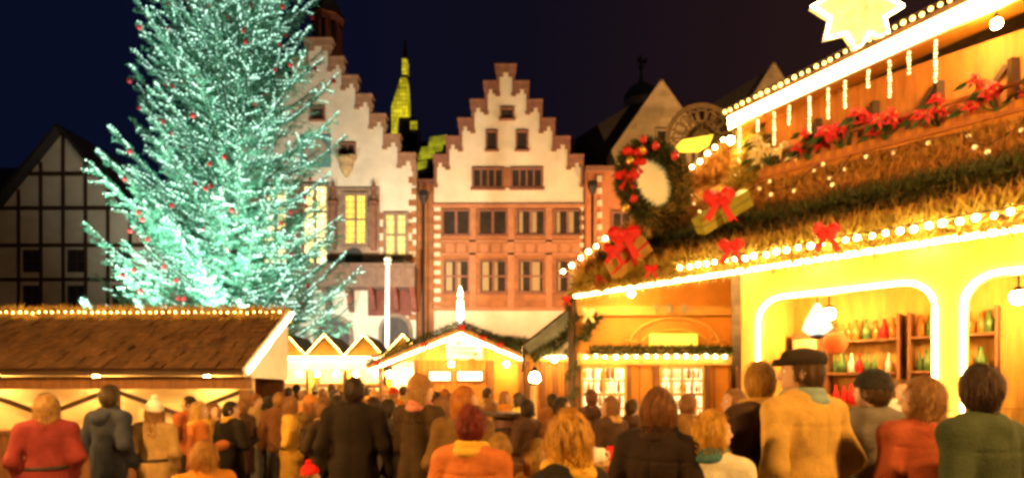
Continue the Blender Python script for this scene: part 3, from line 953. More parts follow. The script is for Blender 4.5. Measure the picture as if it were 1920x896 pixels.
# red baubles
rnd.shuffle(spots)
sel = [p for p in spots if XP(120, 1) < p.x / p.y][:150]
mb = MB(); mb.ball((0, 0, 0), .088, 12); mb.lathe((0, 0, .083), [(.03, 0), (.03, .03), (.004, .05)], 8)
bb = mb.build('red_bauble', BAUBLE, smooth=True)
tag(bb, 'round red bauble hanging from a twig of the huge mint lit tree', 'bauble', 'red baubles on the huge tree')
for i, p in enumerate(sel):
    o = bb if i == 0 else bb.copy()
    if i: COL.objects.link(o)
    o.location = p - Vector((0, 0, .14))
for k_, (lab, p) in enumerate((('added floodlight on a post before the tree behind the brown stall roof', (TX + 2.0, 18.6, 2.9)), ('second added floodlight left of the tree trunk behind the brown stall', (TX - 2.2, 18.6, 2.9)), ('added floodlight on a post right of the tree near the small huts', (TX + 5.4, 25.6, 2.0)))):
    floodlight(lab, p, (TX, TY, 18.5), POW['tree'] * (1, 1, .35)[k_], (.62, 1.0, .82), 84, group='added floodlights lighting the tree')  # unseen floodlights added to brighten the tree

# ------------------------------------------------------------------ stall on the left
SY = 10.0
xl, xr = -11.6, XP(470, SY)
ez, rz, ry = ZP(697, SY), ZP(592, 11.67), 11.67
st = thing('market_stall', 'long wooden stall at the left with brown shingle roof and cream back wall', 'stall', ((xl + xr) / 2, SY, 0))
mb = MB()
rows = 11
for k in range(rows):      # courses of shingle, each lapping the one below
    t0, t1 = k / rows, (k + 1.25) / rows
    a = Vector((0, SY - .25 + (ry - SY + .25) * t0, ez + (rz - ez) * t0 + .05))
    b = Vector((0, SY - .25 + (ry - SY + .25) * min(t1, 1), ez + (rz - ez) * min(t1, 1) + .02))
    x = xl
    rr = random.Random(k)
    while x < xr:
        w = rr.uniform(.16, .34)
        x2 = min(x + w, xr)
        j = rr.uniform(-.016, .022)
        n_ = Vector((0, -.6, .8)) * (.028 + j)
        mb.prism([(x + .012, a.y, a.z), (x2 - .012, a.y, a.z), (x2 - .012, b.y, b.z), (x + .012, b.y, b.z)], n_)
        x = x2
rf = mb.build('roof', SHINGLE, st)
mb = MB()
mb.prism([(xl, SY - .25, ez), (xl, ry, rz - .02), (xl, ry + .1, rz - .02), (xl, ry + .1, rz - .1), (xl, ry, rz - .1), (xl, SY - .25, ez - .07)], (xr - xl - .01, 0, 0)); mb.build('roof_boards', WOODD, st)
mb = MB(); mb.prism([(xr - .06, SY - .1, ez - .1), (xr - .06, ry + .05, rz - .13), (xr - .06, ry + .05, ez - .1)], (.04, 0, 0)); mb.build('gable_panel', WHITEP, st)
mb = MB(); mb.box(xl, xr - .1, ry + .0, ry + .08, 0, rz - .15); mb.build('rear_wall', WOODB, st)
mb = MB()
mb.box(xl, xr, SY - .04, SY + .06, ez - .30, ez - .08); mb.build('eave_beam', WOODB, st)
for x in (xr - .08, xr - 2.45, xr - 4.9, xl + .1):
    mb = MB(); mb.box(x - .09, x + .09, SY - .07, SY + .11, 0, ez - .31); mb.build('post', WOODB, st)
for x0, x1 in ((xr - 2.37, xr - .17), (xr - 4.8, xr - 2.55)):
    mb = MB(); mb.bar((x1, SY + .02, ez - .34), ((x0 + x1) / 2 + .1, SY + .02, 1.32), .07, .07); mb.bar((x0, SY + .02, ez - .34), ((x0 + x1) / 2 - .02, SY + .03, 1.32), .07, .07); mb.build('brace', WOODD, st)
mb = MB(); mb.box(xl, xr - .2, SY + .55, SY + .62, .02, ez + .4); mb.build('back_wall', CREAMP, st)
mb = MB(); mb.box(xl, xr - .2, SY - .02, SY + .5, .95, 1.02); mb.box(xl, xr - .2, SY + .02, SY + .06, 0.02, .948); mb.build('counter', WOODB, st)
tag(needle_mesh('straw_fringe', [needles([(xl, ry - .02, rz + .03), (xr, ry - .02, rz + .03)], .07, 3600, .16, .02, 11, sq=(1, 1, .8)), needles([(xl, ry - .16, rz - .03), (xr, ry - .16, rz - .03)], .06, 5200, .19, .02, 12)], STRAW, loc=(xl, ry, rz)), 'golden straw fringe lying along the ridge of the left stall roof', 'straw fringe')
light_string('row of warm bulbs in the straw on the ridge of the left stall', [(xl + .2, ry - .30, rz + .04), (xr, ry - .30, rz + .04)], .13, .012, glow('ridge_bulb_glass', (1, .55, .14), 26.0), group='string lights on the market stalls')
mb = MB(); mb.bar((xr + .03, SY - .27, ez - .02), (xr + .03, ry, rz + .04), .06, .16); mb.build('bargeboard', WHITEP, st)
light_string('row of warm bulbs down the right gable edge of the left stall', [(xr + .09, ry, rz + .05), (xr + .09, SY - .27, ez)], .1, .03, group='string lights on the market stalls')
for k in range(4):  # lamps added behind the eave beam to brighten stall and people
    hanging_lamp(('round lamp added under the eave at the right end of the left stall', 'round lamp added under the eave near the middle of the left stall', 'round lamp added under the eave further left in the left stall', 'round lamp added at the far left end of the left stall')[k], (xr - .9 - 2.0 * k, SY + .25, ez - .10), .06, LAMPW, group='lamps added in the left stall')

# ------------------------------------------------------------------ row of small gabled huts behind the crowd
HY = 21.0
HUTW = glow('lit_hut_back_wall', (1.0, .80, .45), 1.3, (.8, .65, .4), vary=.3, vscale=1.0)
def hut(cx):
    t = thing('market_hut', 'hut', 'market hut', (cx, HY, 0), 0, 'small gabled huts behind the crowd')
    w = .70
    zf, zp_ = ZP(668, HY), ZP(630, HY)
    mb = MB()
    mb.box(cx - w, cx - w + .07, HY, HY + 2, 0, zf - .5); mb.build('wall', WOODY, t); mb = MB(); mb.box(cx + w - .07, cx + w, HY, HY + 2, 0, zf - .5); mb.build('wall', WOODY, t)
    mb = MB(); mb.box(cx - w + .072, cx + w - .072, HY + 1.2, HY + 1.26, .1, zf - .48); mb.build('back_wall', WHITEP, t)
    mb = MB(); mb.box(cx - w, cx + w, HY - .12, HY - .02, zf - .5, zf); mb.build('fascia', glow('glowing_hut_fascia', (1, .74, .36), .85, (.8, .75, .6), vary=.3, vscale=2), t)  # fascia glows by itself, for the glare of the lit huts
    mb = MB(); mb.prism([(cx - w, HY - .02, zf + .002), (cx, HY - .02, zp_ - .06), (cx + w, HY - .02, zf + .002)], (0, .08, 0)); mb.build('gable', mat('bright_amber_wood', (.74, .40, .08), .6, .2, 4, .2), t)  # gable colour made lighter so its face looks lit
    mb = MB()
    for s_ in (-1, 1):
        mb.bar((cx, HY + .9, zp_ + .03), (cx + s_ * (w + .03), HY + .9, zf + .03), 2.15, .08)
    mb.build('roof', WOODD, t)
    mb = MB(); mb.box(cx - w + .08, cx + w - .08, HY - .2, HY + .3, .98, 1.05); mb.box(cx - w + .08, cx + w - .08, HY - .1, HY - .04, 0, .978); mb.build('counter', WOODB, t)
    mb = MB()
    rr = random.Random(int(cx * 100))
    for r_ in (1.35, 1.7, 2.05):
        mb.box(cx - w + .1, cx + w - .1, HY + .9, HY + 1.19, r_ - .03, r_)
    sh = mb.build('shelf', WOODY, t)
    mb = MB()
    for s_ in (-1, 1): mb.tube([(cx + s_ * .36, HY + .1, zf - .56), (cx + s_ * .36, HY + .1, zf - .38)], .02, 6)
    mb.build('lamp_stem', IRON, t)
    for s_ in (-1, 1):
        mb = MB(); mb.ball((cx + s_ * .36, HY + .1, zf - .64), .085, 10); mb.build('lamp_globe', LAMPW, t, smooth=True)
    mb = MB()
    mb.tube([(cx - w + .05, HY - .16, zf - .06), (cx + w - .05, HY - .16, zf - .06)], .035, 6)
    mb.build('light_tube', TUBEW, t)
    return t, zf, zp_, w
labs = ['small gabled hut nearest the left stall, half behind its bargeboard', 'second small gabled hut, left of the dark portal', 'small gabled hut under the town hall balcony brackets', 'small gabled hut just left of the middle chalet roof']
for px, lb in zip((541, 611, 684, 757), labs):
    t, zf, zp_, w = hut(XP(px, HY))
    t['label'] = lb
    cx = XP(px, HY)
    light_string('warm bulbs edging the gable of the ' + {541: 'hut beside the left stall', 611: 'hut left of the dark portal', 684: 'hut under the balcony brackets', 757: 'hut left of the middle chalet'}[px],
                 [(cx - w, HY - .2, zf + .04), (cx, HY - .2, zp_ + .05), (cx + w, HY - .2, zf + .04)], .10, .026, glow('amber_bulb_glass', (1, .56, .12), 16.0), group='string lights on the small huts')
for px in (470, 400, 330):      # the row goes on behind the left stall
    t, zf, zp_, w = hut(XP(px, HY))
    t['label'] = {470: 'first small hut hidden behind the left stall', 400: 'second small hut hidden behind the left stall', 330: 'third small hut hidden behind the left stall'}[px]

# ------------------------------------------------------------------ chalet in the middle
CY = 13.5
ch = thing('market_chalet', 'wooden chalet in the middle with a low gable, white sign board and lit eaves', 'chalet', (XP(848, CY), CY, 0))
pk = (XP(866, CY), ZP(622, CY))
le = (XP(694, CY), ZP(690, CY))
re = (XP(982, CY), ZP(672, CY))
mb = MB()
for a in (le, re):
    mb.prism([(pk[0], CY - .3, pk[1]), (a[0], CY - .3, a[1]), (a[0], CY - .3, a[1] + .09), (pk[0], CY - .3, pk[1] + .1)], (0, 3.6, 0))
mb.build('roof', WOODD, ch)
mb = MB()
for a in (le, re):
    mb.bar((pk[0], CY - .33, pk[1] + .0), (a[0], CY - .33, a[1] + .0), .05, .15)
mb.build('bargeboard', WOODB, ch)
zw = ZP(675, CY)
mb = MB(); mb.prism([(le[0] + .55, CY + .02, zw), (pk[0], CY + .02, pk[1] - .05), (re[0] - .15, CY + .02, zw)], (0, .08, 0)); mb.build('gable_boards', WOODY, ch)
xw0, xw1 = XP(783, CY), XP(978, CY)
mb = MB()
mb.box(xw0, xw1, CY + .03, CY + .12, ZP(694, CY), zw - .003)
mb.box(xw0, xw1, CY + .03, CY + .12, 0, ZP(716, CY))
for a, b in ((783, 803), (846, 856), (906, 925), (925, 978)):
    mb.box(XP(a, CY) + (.003), XP(b, CY) - .003, CY + .03, CY + .12, ZP(716, CY) + .002, ZP(694, CY) - .002)
mb.build('front_wall', WOOD, ch)
mb = MB(); mb.box(XP(914, CY), XP(925, CY), CY - .02, CY + .028, 0, zw - .01); mb.build('post', WOODB, ch)
mb = MB(); mb.box(XP(972, CY), XP(983, CY), CY - .02, CY + .028, 0, ZP(680, CY)); mb.build('post', WOODB, ch)
mb = MB(); mb.box(xw0 - .09, xw0 - .002, CY - .02, CY + .12, 0, zw - .01); mb.build('post', WOODB, ch)
mb = MB(); mb.box(XP(926, CY), XP(971, CY), CY - .0, CY + .027, .2, ZP(683, CY)); mb.build('shutter', WOODX, ch)
WINL = glow('lit_chalet_window', (1.0, .84, .52), 1.5, (.7, .6, .4), vary=.25, vscale=4)
for a, b in ((803, 846), (856, 906)):
    mb = MB()
    x0, x1, z0, z1 = XP(a, CY), XP(b, CY), ZP(714, CY), ZP(695, CY)
    for (p_, q_) in (((x0, z0), (x1, z0)), ((x0, z1), (x1, z1)), ((x0, z0), (x0, z1)), ((x1, z0), (x1, z1))):
        mb.bar((p_[0], CY, p_[1]), (q_[0], CY, q_[1]), .05, .035)
    fr = mb.build('window', WOODB, ch)
    mb = MB(); mb.box(x0, x1, CY + .05, CY + .07, z0, z1); mb.build('pane', WINL, fr)
# open bright side on the left
mb = MB(); mb.box(le[0] + .25, xw0 - .1, CY + 1.3, CY + 1.36, .02, ZP(672, CY)); mb.build('back_wall', WHITEP, ch)
mb = MB(); mb.box(le[0] + .2, xw0 - .1, CY + .05, CY + .5, .96, 1.03); mb.box(le[0] + .2, xw0 - .1, CY + .1, CY + .15, 0, .958); mb.build('counter', WOODB, ch)
mb = MB(); mb.box(le[0] + .2, le[0] + .28, CY + .02, CY + .1, 0, le[1] + .02); mb.build('post', WOODB, ch)
mb = MB(); mb.box(xw1 - .06, xw1, CY + .125, CY + 3, 0, zw); mb.box(le[0] + .3, xw1 - .07, CY + 2.9, CY + 3, 0, zw); mb.build('side_wall', WOODB, ch)
hanging_lamp('bright round lamp at the open left end of the middle chalet', (XP(722, CY), CY + .5, ZP(700, CY)), .085, group='lamps in the middle chalet')
hanging_lamp('bright round lamp nearer the sign in the open left end of the middle chalet', (XP(757, CY), CY + .5, ZP(694, CY)), .085, group='lamps in the middle chalet')
light_string('thick row of bright bulbs under the left slope of the middle chalet gable', [(pk[0], CY - .4, pk[1] - .09), (le[0] + .05, CY - .4, le[1] - .07)], .065, .032, group='string lights on the market stalls')
light_string('thick row of bright bulbs under the right slope of the middle chalet gable', [(pk[0], CY - .4, pk[1] - .09), (re[0], CY - .4, re[1] - .07)], .065, .032, group='string lights on the market stalls')
hanging_lamp('globe lamp added before the right shutter of the middle chalet', (XP(950, CY), CY - .45, ZP(684, CY)), .055, LANTW, 'lamps in the middle chalet', top=.35)  # two lamps added to brighten the chalet's front wall
hanging_lamp('globe lamp added before the windows of the middle chalet below the sign', (XP(850, CY), CY - .5, ZP(684, CY)), .055, LANTW, 'lamps in the middle chalet', top=.45)
# sign board: faint script and two sprigs
sx0, sx1, sz0, sz1 = XP(839, CY), XP(905, CY), ZP(674, CY), ZP(641, CY)
sb = thing('sign_board', 'white sign board with faint script and two green sprigs under the middle chalet gable', 'sign', ((sx0 + sx1) / 2, CY - .2, sz0))
mb = MB()
outl = [(sx0, CY - .2, sz0 + .02)]
for k in range(13):
    xx = sx0 + (sx1 - sx0) * k / 12
    outl.append((xx, CY - .2, sz0 + (.03 if k in (3, 4, 8, 9) else 0)))
outl += [(sx1, CY - .2, sz1)] + [(sx1 - (sx1 - sx0) * k / 10, CY - .2, sz1 + .12 * math.sin(math.pi * k / 10)) for k in range(1, 10)] + [(sx0, CY - .2, sz1)]
mb.prism(outl, (0, .04, 0)); mb.build('board', glow('glowing_white_board', (1.0, .86, .72), .16, (.62, .58, .52)), sb)  # faint glow put into the board itself, no lamp behind it
mb = MB()
for row, (z, a, b) in enumerate(((.62, .18, .80), (.36, .22, .74))):
    zz = sz0 + (sz1 - sz0) * z
    pts = []
    for k in range(60):
        u = a + (b - a) * k / 59
        pts.append((sx0 + (sx1 - sx0) * u, CY - .207, zz + .028 * math.sin(k * 1.3) * (1 + .5 * math.sin(k * .37 + row))))
    mb.tube(pts, .006, 4)
mb.build('script', mat('faded_script', (.30, .26, .22), .7), sb)
for u, w_ in ((.33, .92), (.80, .28)):
    c = Vector((sx0 + (sx1 - sx0) * u, CY - .21, sz0 + (sz1 - sz0) * w_))
    needle_mesh('sprig', [needles([c - Vector((.05, 0, .02)), c + Vector((.05, 0, .02))], .012, 90, .045, .008, int(u * 100), sq=(1, .2, 1))], FIRG, sb)
# garland and red bows along the chalet gable, candle on the peak
garland('fir garland laid along the left slope of the middle chalet roof', [(pk[0], CY - .34, pk[1] + .16), (le[0], CY - .34, le[1] + .13)], .06, 1500, 21, group='fir garlands on the stalls')
garland('fir garland laid along the right slope of the middle chalet roof', [(pk[0], CY - .34, pk[1] + .16), (re[0] + .1, CY - .34, re[1] + .13)], .06, 1500, 22, group='fir garlands on the stalls')
def bow(label, p, s, m=None, group=None, nrm=(0, -1, 0), tails=True):
    """two loops, a knot and two tails"""
    t = thing('ribbon_bow', label, 'bow', tuple(p), 0, group)
    p = Vector(p)
    m = m or RED
    rr = random.Random(int(p.x * 1000))
    for sg, up_ in ((-1, .12), (1, .12), (-1, -.22), (1, -.26)):
        mb = MB()                      # a puffed, creased ribbon loop
        L = s * (.52 if up_ > 0 else .40); hgt = s * .25
        prof_ = [(0, .10), (.25, .75), (.6, 1.0), (.88, .75), (1.0, .25)]
        an = math.atan2(up_, .5) + rr.uniform(-.2, .2)
        ring = []
        for (t_, w_) in prof_:
            row = []
            for k in range(10):
                q = 2 * math.pi * k / 10
                cr_ = 1 - .18 * (k % 2)
                lx = L * t_; lz = hgt * w_ * math.cos(q) * cr_; ly = -s * .12 + s * .16 * w_ * math.sin(q) * cr_
                row.append(p + Vector((sg * (lx * math.cos(an) - lz * math.sin(an)), ly - .05 * s, lx * math.sin(an) + lz * math.cos(an))))
            ring.append(row)
        vs = [v for row in ring for v in row]
        mb.add(vs, [(a * 10 + k, a * 10 + (k + 1) % 10, (a + 1) * 10 + (k + 1) % 10, (a + 1) * 10 + k) for a in range(4) for k in range(10)] + [tuple(40 + k for k in range(10))])
        mb.build('loop', m, t)
    mb = MB(); mb.ball(p + Vector((0, -s * .2, 0)), s * .16, 8); mb.build('knot', m, t, smooth=True)
    if tails:
        mb = MB()
        for sg in (-1, 1):
            a = p + Vector((0, -s * .22, -s * .05)); b = p + Vector((sg * s * .45, -s * .25, -s * .8))
            mb.prism([a + Vector((-s * .1, 0, 0)), a + Vector((s * .1, 0, 0)), b + Vector((s * .14, 0, 0)), b + Vector((0, 0, s * .12)), b + Vector((-s * .14, 0, 0))], (0, .01, 0))
        mb.build('tails', m, t)
    return t
for lb, px, py in (('red bow on the peak of the middle chalet below the white candle', 866, 612), ('red bow a little right of the peak on the middle chalet garland', 905, 632), ('red bow low on the right slope of the middle chalet garland', 937, 645), ('red bow halfway down the left slope of the middle chalet garland', 797, 646), ('red bow near the left eave end of the middle chalet garland', 708, 680)):
    bow(lb, P(px, py, CY - .45), .16, group='red bows on the stalls')
cd = thing('candle_light', 'glowing white candle figure standing on the peak of the middle chalet', 'light figure', (pk[0], CY - .2, pk[1] + .1))
x, z = XP(863, CY - .2), pk[1] + .1
mb = MB(); mb.lathe((x, CY - .2, z), [(.085, 0), (.08, .1), (.075, .5), (.07, .62), (.0, .62)], 12); mb.build('candle', glow('lit_candle_plastic', (1, .88, .62), 3.0), cd)
mb = MB(); mb.lathe((x, CY - .2, z + .63), [(.0, 0), (.05, .06), (.06, .12), (.03, .24), (.0, .33)], 10); mb.build('flame', glow('lit_candle_flame', (1, .8, .4), 8), cd, smooth=True)

# booth with a canvas roof between chalet and the big booth
OY = 11.5
ob = thing('market_booth', 'narrow orange booth with a grey canvas roof between the middle chalet and the post', 'booth', (XP(1028, OY), OY, 0))
x0, x1 = XP(985, OY), XP(1090, OY)
zt = ZP(668, OY)
mb = MB(); mb.box(x0 + .06, x1, OY, OY + .08, 0, zt); mb.build('wall', WOOD, ob)
for px in (989, 1018, 1040, 1062):
    mb = MB(); mb.box(XP(px, OY) - .05, XP(px, OY) + .05, OY - .05, OY - .002, 0, zt); mb.build('post', WOODB, ob)
mb = MB(); mb.box(x0, x1, OY - .1, OY - .052, zt - .1, zt + .03); mb.build('fascia', WOODY, ob)
mb = MB(); mb.tube([(XP(1012, OY), OY - .16, zt - .02), (x1 - .3, OY - .16, zt - .02)], .028, 6); mb.build('light_tube', TUBEW, ob)
hanging_lamp('globe lamp added under the canvas roof of the narrow orange booth', (XP(1036, OY), OY - .5, ZP(676, OY)), .05, LANTW, None, top=.3)  # lamp added to brighten the orange booth wall
A, B, C, D = P(1066, 580, OY + .4), P(1066, 628, OY - .3), P(998, 668, OY - .3), P(982, 646, OY + .4)
mb = MB()
nn = 10
for i in range(nn):
    for j in range(4):
        def q(u, v):
            p = (A.lerp(D, u)).lerp(B.lerp(C, u), v)
            return p + Vector((0, 0, -.05 * math.sin(math.pi * u) * math.sin(math.pi * v) + .012 * math.sin(u * 25)))
        mb.face([q(i / nn, j / 4), q((i + 1) / nn, j / 4), q((i + 1) / nn, (j + 1) / 4), q(i / nn, (j + 1) / 4)])
        mb.face([q(i / nn, (j + 1) / 4) - Vector((0, -.01, .02)), q((i + 1) / nn, (j + 1) / 4) - Vector((0, -.01, .02)), q((i + 1) / nn, j / 4) - Vector((0, -.01, .02)), q(i / nn, j / 4) - Vector((0, -.01, .02))])
mb.build('canvas_roof', CANVAS, ob)
mb = MB(); mb.tube([A, D], .03, 6); mb.tube([B, C], .03, 6); mb.tube([A + Vector((0, 1.4, -.5)), A], .03, 6); mb.tube([D, D + Vector((0, 1.4, -.5))], .03, 6); mb.build('roof_pole', WOODD, ob)
garland('dark fir garland sagging along the front edge of the grey canvas roof', [B + Vector((0, -.05, 0)), B.lerp(C, .5) + Vector((0, -.06, -.06)), C + Vector((0, -.05, -.03))], .09, 900, 31, ln=.12, group='fir garlands on the stalls')
garland('fir garland on the roof ridge running right from the middle chalet', [P(905, 634, CY + 1), P(950, 640, CY + .6), P(995, 648, OY + .5)], .1, 1200, 32, ln=.14, group='fir garlands on the stalls')

# stand-up table, barrel and lamp post in the crowd
BY = 7.2
bt = thing('barrel_table', 'brown wooden barrel used as a standing table in front of the middle chalet', 'barrel table', (XP(955, BY), BY, 0))
x = XP(955, BY); zt = ZP(772, BY)
mb = MB(); mb.lathe((x, BY, 0), [(.18, 0), (.235, .15), (.26, .45), (.27, .75), (.24, 1.1), (.21, zt - .05)], 20); brl = mb.build('barrel', mat('reddish_barrel_wood', (.13, .05, .035), .6, .4, 3, .3, stretch=(6, 6, .6)), bt, smooth=True)
for z, r in ((.2, .245), (.5, .268), (.95, .262), (1.2, .235)):
    mb = MB(); mb.lathe((x, BY, z), [(r, 0), (r + .008, .01), (r + .008, .045), (r, .055)], 20); mb.build('hoop', IRON, brl)
mb = MB(); mb.lathe((x, BY, zt - .05), [(.0, 0), (.33, 0), (.33, .045), (.0, .045)], 24); mb.build('table_top', WOODD, bt)
LY = 8.3
lp = thing('lamp_post', 'cream painted lamp post with a small glowing lantern head beside the barrel table', 'lamp post', (XP(1000, LY), LY, 0))
x = XP(1000, LY)
mb = MB(); mb.lathe((x, LY, 0), [(.12, 0), (.12, .15), (.055, .22), (.05, 1.2), (.065, 1.25), (.05, 1.3), (.045, ZP(722, LY))], 12); mb.build('post', mat('cream_post_paint', (.65, .5, .28), .6, .15, 6), lp, smooth=True)
mb = MB(); mb.ball((x + .02, LY, ZP(708, LY)), .075, 12, sc=(1, 1, 1.15)); mb.build('lantern', glow('soft_lantern_glass', (1, .58, .2), 110), lp, smooth=True)
mb = MB(); mb.lathe((x + .02, LY, ZP(708, LY) + .08), [(.085, 0), (.04, .05), (.015, .1)], 10); mb.build('lantern_cap', IRON, lp)
mb = MB(); mb.lathe((x, LY, ZP(722, LY)), [(.05, 0), (.07, .03), (.04, .06)], 10); mb.build('lantern_base', IRON, lp)
# ------------------------------------------------------------------ the big booth on the right
U = Vector((math.sqrt(.5), -math.sqrt(.5), 0))     # along the eave, towards the camera's right
N = Vector((math.sqrt(.5), math.sqrt(.5), 0))      # into the booth
E0 = Vector((1.0, 8.9, 0))
RS = 1.153
def B(s, d, z): return E0 + U * s + N * d + Vector((0, 0, z))
def R(s, d, lift=0.0): return B(s, d, 3.30 + RS * d + lift)
SEND = 8.2
bo = thing('festive_booth', 'big two storey wooden booth on the right with glowing eaves and arches', 'booth', (2.6, 9.0, 0))
mb = MB()
mb.prism([R(.02, .0), R(SEND, 0), R(SEND, 1.12), R(2.35, 1.12), R(2.35, 1.8), R(1.82, 1.8)], (0, 0, .16)); mb.build('roof', THATCH, bo)
# thatch: tufts over the roof slope
ch_ = []
dk_ = []
for k in range(9):
    d = .05 + k * .10
    (dk_ if 1 <= k <= 4 else ch_).append(needles([R(max(d, .05), d, .17), R(SEND if d < 1.1 else 2.4, d, .17)], .05, 3600 if d < 1.1 else 400, .13, .011, 50 + k))
for k in range(5):
    d = 1.25 + k * .13
    ch_.append(needles([R(d, d, .17), R(2.4, d, .17)], .05, 600, .17, .016, 70 + k))
th = needle_mesh('thatch_tufts', ch_, THATCH, bo)
needle_mesh('fir_layer', dk_, mat('brown_green_fir', (.13, .085, .022), .75, .5, 9), bo)
# gable wall under the slope (faces the camera)
YA = 8.96
def roofz(x): return 3.28 + .815 * (x - 1.0)
mb = MB()
mb.prism([(1.0, YA, 0), (1.0, YA, roofz(1.0)), (3.45, YA, roofz(3.45)), (3.45, YA, 0)], (0, .1, 0)); mb.build('gable_wall', WOODX, bo)
mb = MB(); mb.box(1.5, 3.5, YA + .11, 11.4, 0, 3.1); mb.build('store_room', WOODB, bo)
mb = MB()
za, zb_ = ZP(592, YA), ZP(575, YA)
mb.box(1.02, 3.44, YA - .08, YA - .003, za, zb_); mb.box(1.02, 3.44, YA - .05, YA - .003, ZP(684, YA), ZP(662, YA))
mb.build('beam', mat('amber_wood', (.62, .33, .08), .6, .2, 3, .2, stretch=(1, 5, 5)), bo)
mb = MB()
xs = [1088, 1096, 1172, 1180, 1228, 1236, 1318, 1326, 1344, 1368]
for i in range(11):
    x = 1.06 + i * .235
    mb.box(x, x + .012, YA - .014, YA - .002, 0, ZP(686, YA))
for px in (1080, 1178, 1228, 1326, 1383):
    x = XP(px, YA); mb.box(x - .035, x + .035, YA - .06, YA - .016, 0, ZP(686, YA))
mb.build('wall_posts', WOODB, bo)
# carved arch with three small carved marks and the yellow board
mb = MB()
def arc(cx, cy, rx, ry, a0, a1, r, n=24):
    mb.tube([P(cx + rx * math.cos(a0 + (a1 - a0) * k / n), cy - ry * math.sin(a0 + (a1 - a0) * k / n), YA - .02) for k in range(n + 1)], r, 6)
arc(1265, 646, 84, 50, .12, math.pi - .12, .022); arc(1265, 646, 62, 28, .2, math.pi - .2, .018)
for s_ in (-1, 1):
    mb.tube([P(1265 + s_ * 84, 641, YA - .02), P(1265 + s_ * 62, 641, YA - .02), P(1265 + s_ * 71, 628, YA - .02), P(1265 + s_ * 64, 618, YA - .02)], .016, 5)
    mb.tube([P(1265 + s_ * 88, 650, YA - .02), P(1265 + s_ * 92, 636, YA - .02), P(1265 + s_ * 82, 640, YA - .02)], .016, 5)
mb.build('carved_arch', mat('pale_carved_wood', (.75, .42, .10), .55, .15, 5), bo)
for k, px in enumerate((1232, 1256, 1284)):
    mb = MB(); c = P(px, 579, YA - .1)
    if k == 0: mb.bar(c + Vector((-.05, 0, .07)), c + Vector((0, 0, 0)), .02, .03); mb.bar(c + Vector((.05, 0, .07)), c, .02, .03); mb.bar(c, c + Vector((0, 0, -.07)), .02, .03)
    elif k == 1: mb.lathe(c + Vector((0, 0, -.06)), [(.05, 0), (.055, .1), (.03, .14), (.0, .14)], 10)
    else: mb.box(c.x - .05, c.x + .03, c.y - .01, c.y + .01, c.z - .07, c.z + .07); mb.box(c.x + .035, c.x + .06, c.y - .01, c.y + .01, c.z - .03, c.z + .05)
    mb.build('carved_mark', mat('weathered_mark', (.33, .27, .17), .7, .2, 6), bo)
mb = MB(); mb.box(XP(1217, YA), XP(1306, YA), YA - .05, YA - .003, ZP(648, YA), ZP(626, YA)); mb.build('yellow_board', glow('glowing_yellow_board', (1, .72, .05), .55, (.7, .5, .1)), bo)  # glow put into the board itself, no lamp behind it
# windows of the gable wall with shelves of glassware behind
WARES = {}
def ware(p, q, group, kind, where):
    cols = (('white', WHITEP), ('brown', mat('brown_glassware', (.3, .14, .04), .3, .3, 9)), ('gold', GOLDM))
    nm, m = cols[kind]
    if kind not in WARES:
        mb = MB(); mb.lathe((0, 0, 0), [(.5, 0), (1, .03 / .03), (1, 3), (.4, 5.6), (.0, 6)], 8)
        o = mb.build('vase', m, smooth=True)
        WARES[kind] = o
    else:
        o = WARES[kind].copy(); COL.objects.link(o)
    o.location = p; o.scale = (q, q, q)
    tag(o, f'small {nm} glass vase in the {where} lit shop window of the gable wall', 'vase', group + ', ' + nm + ', ' + where)
WINA = glow('lit_shop_window', (1.0, .72, .32), 1.15, (.7, .6, .4), vary=.5, vscale=6)
for a, b in ((1091, 1171), (1237, 1317)):
    x0, x1, z0, z1 = XP(a, YA), XP(b, YA), ZP(790, YA), ZP(688, YA)
    mb = MB()
    for i in range(5):
        x = x0 + (x1 - x0) * i / 4; mb.bar((x, YA - .045, z0), (x, YA - .045, z1), .022 if i in (1, 3) else .04, .03)
    for i in range(5):
        z = z0 + (z1 - z0) * i / 4; mb.bar((x0, YA - .047, z), (x1, YA - .047, z), .03, .03 if i % 2 else .05)
    w = mb.build('window', WOODY, bo)
    mb = MB(); mb.box(x0, x1, YA - .012, YA - .003, z0, z1); mb.build('pane', WINA, w)
    rr = random.Random(a)
    for r_ in range(4):
        z = z0 + (z1 - z0) * r_ / 4 + .03
        x = x0 + .05
        while x < x1 - .05:
            q = rr.uniform(.018, .038)
            if rr.random() < .75: ware((x, YA - .03, z), q, 'shelf glassware in the windows of the gable wall', rr.randrange(3), 'left' if a < 1200 else 'right')
            x += q * 2.3
# shop front along the eave: pillar, rounded arches
DB = .54
ZA, RA = 2.88, .27
FRONT = mat('yellow_painted_front', (.82, .52, .12), .55, .22, 2.0, .2, stretch=(4, 4, .7), pattern=(3.0, .16, .007, (.4, .4, .4), 'planks'))
def arch_pts(s0, s1, z0, z1, r):
    L = [(s0, z0)]
    L += [(s0 + r - r * math.cos(a), z1 - r + r * math.sin(a)) for a in [k * math.pi / 12 for k in range(7)]]
    L += [(s1 - r + r * math.sin(a), z1 - r + r * math.cos(a)) for a in [k * math.pi / 12 for k in range(7)]]
    L += [(s1, z0)]
    return L
bays = [(2.64, 4.45), (4.75, 6.55), (6.85, 8.1)]
top = 3.86
mb = MB()
edges = [2.38] + [v for b_ in bays for v in b_] + [SEND + .1]
for i in range(0, len(edges), 2):
    mb.prism([B(edges[i], DB, 0), B(edges[i + 1], DB, 0), B(edges[i + 1], DB, ZA), B(edges[i], DB, ZA)], N * .12)
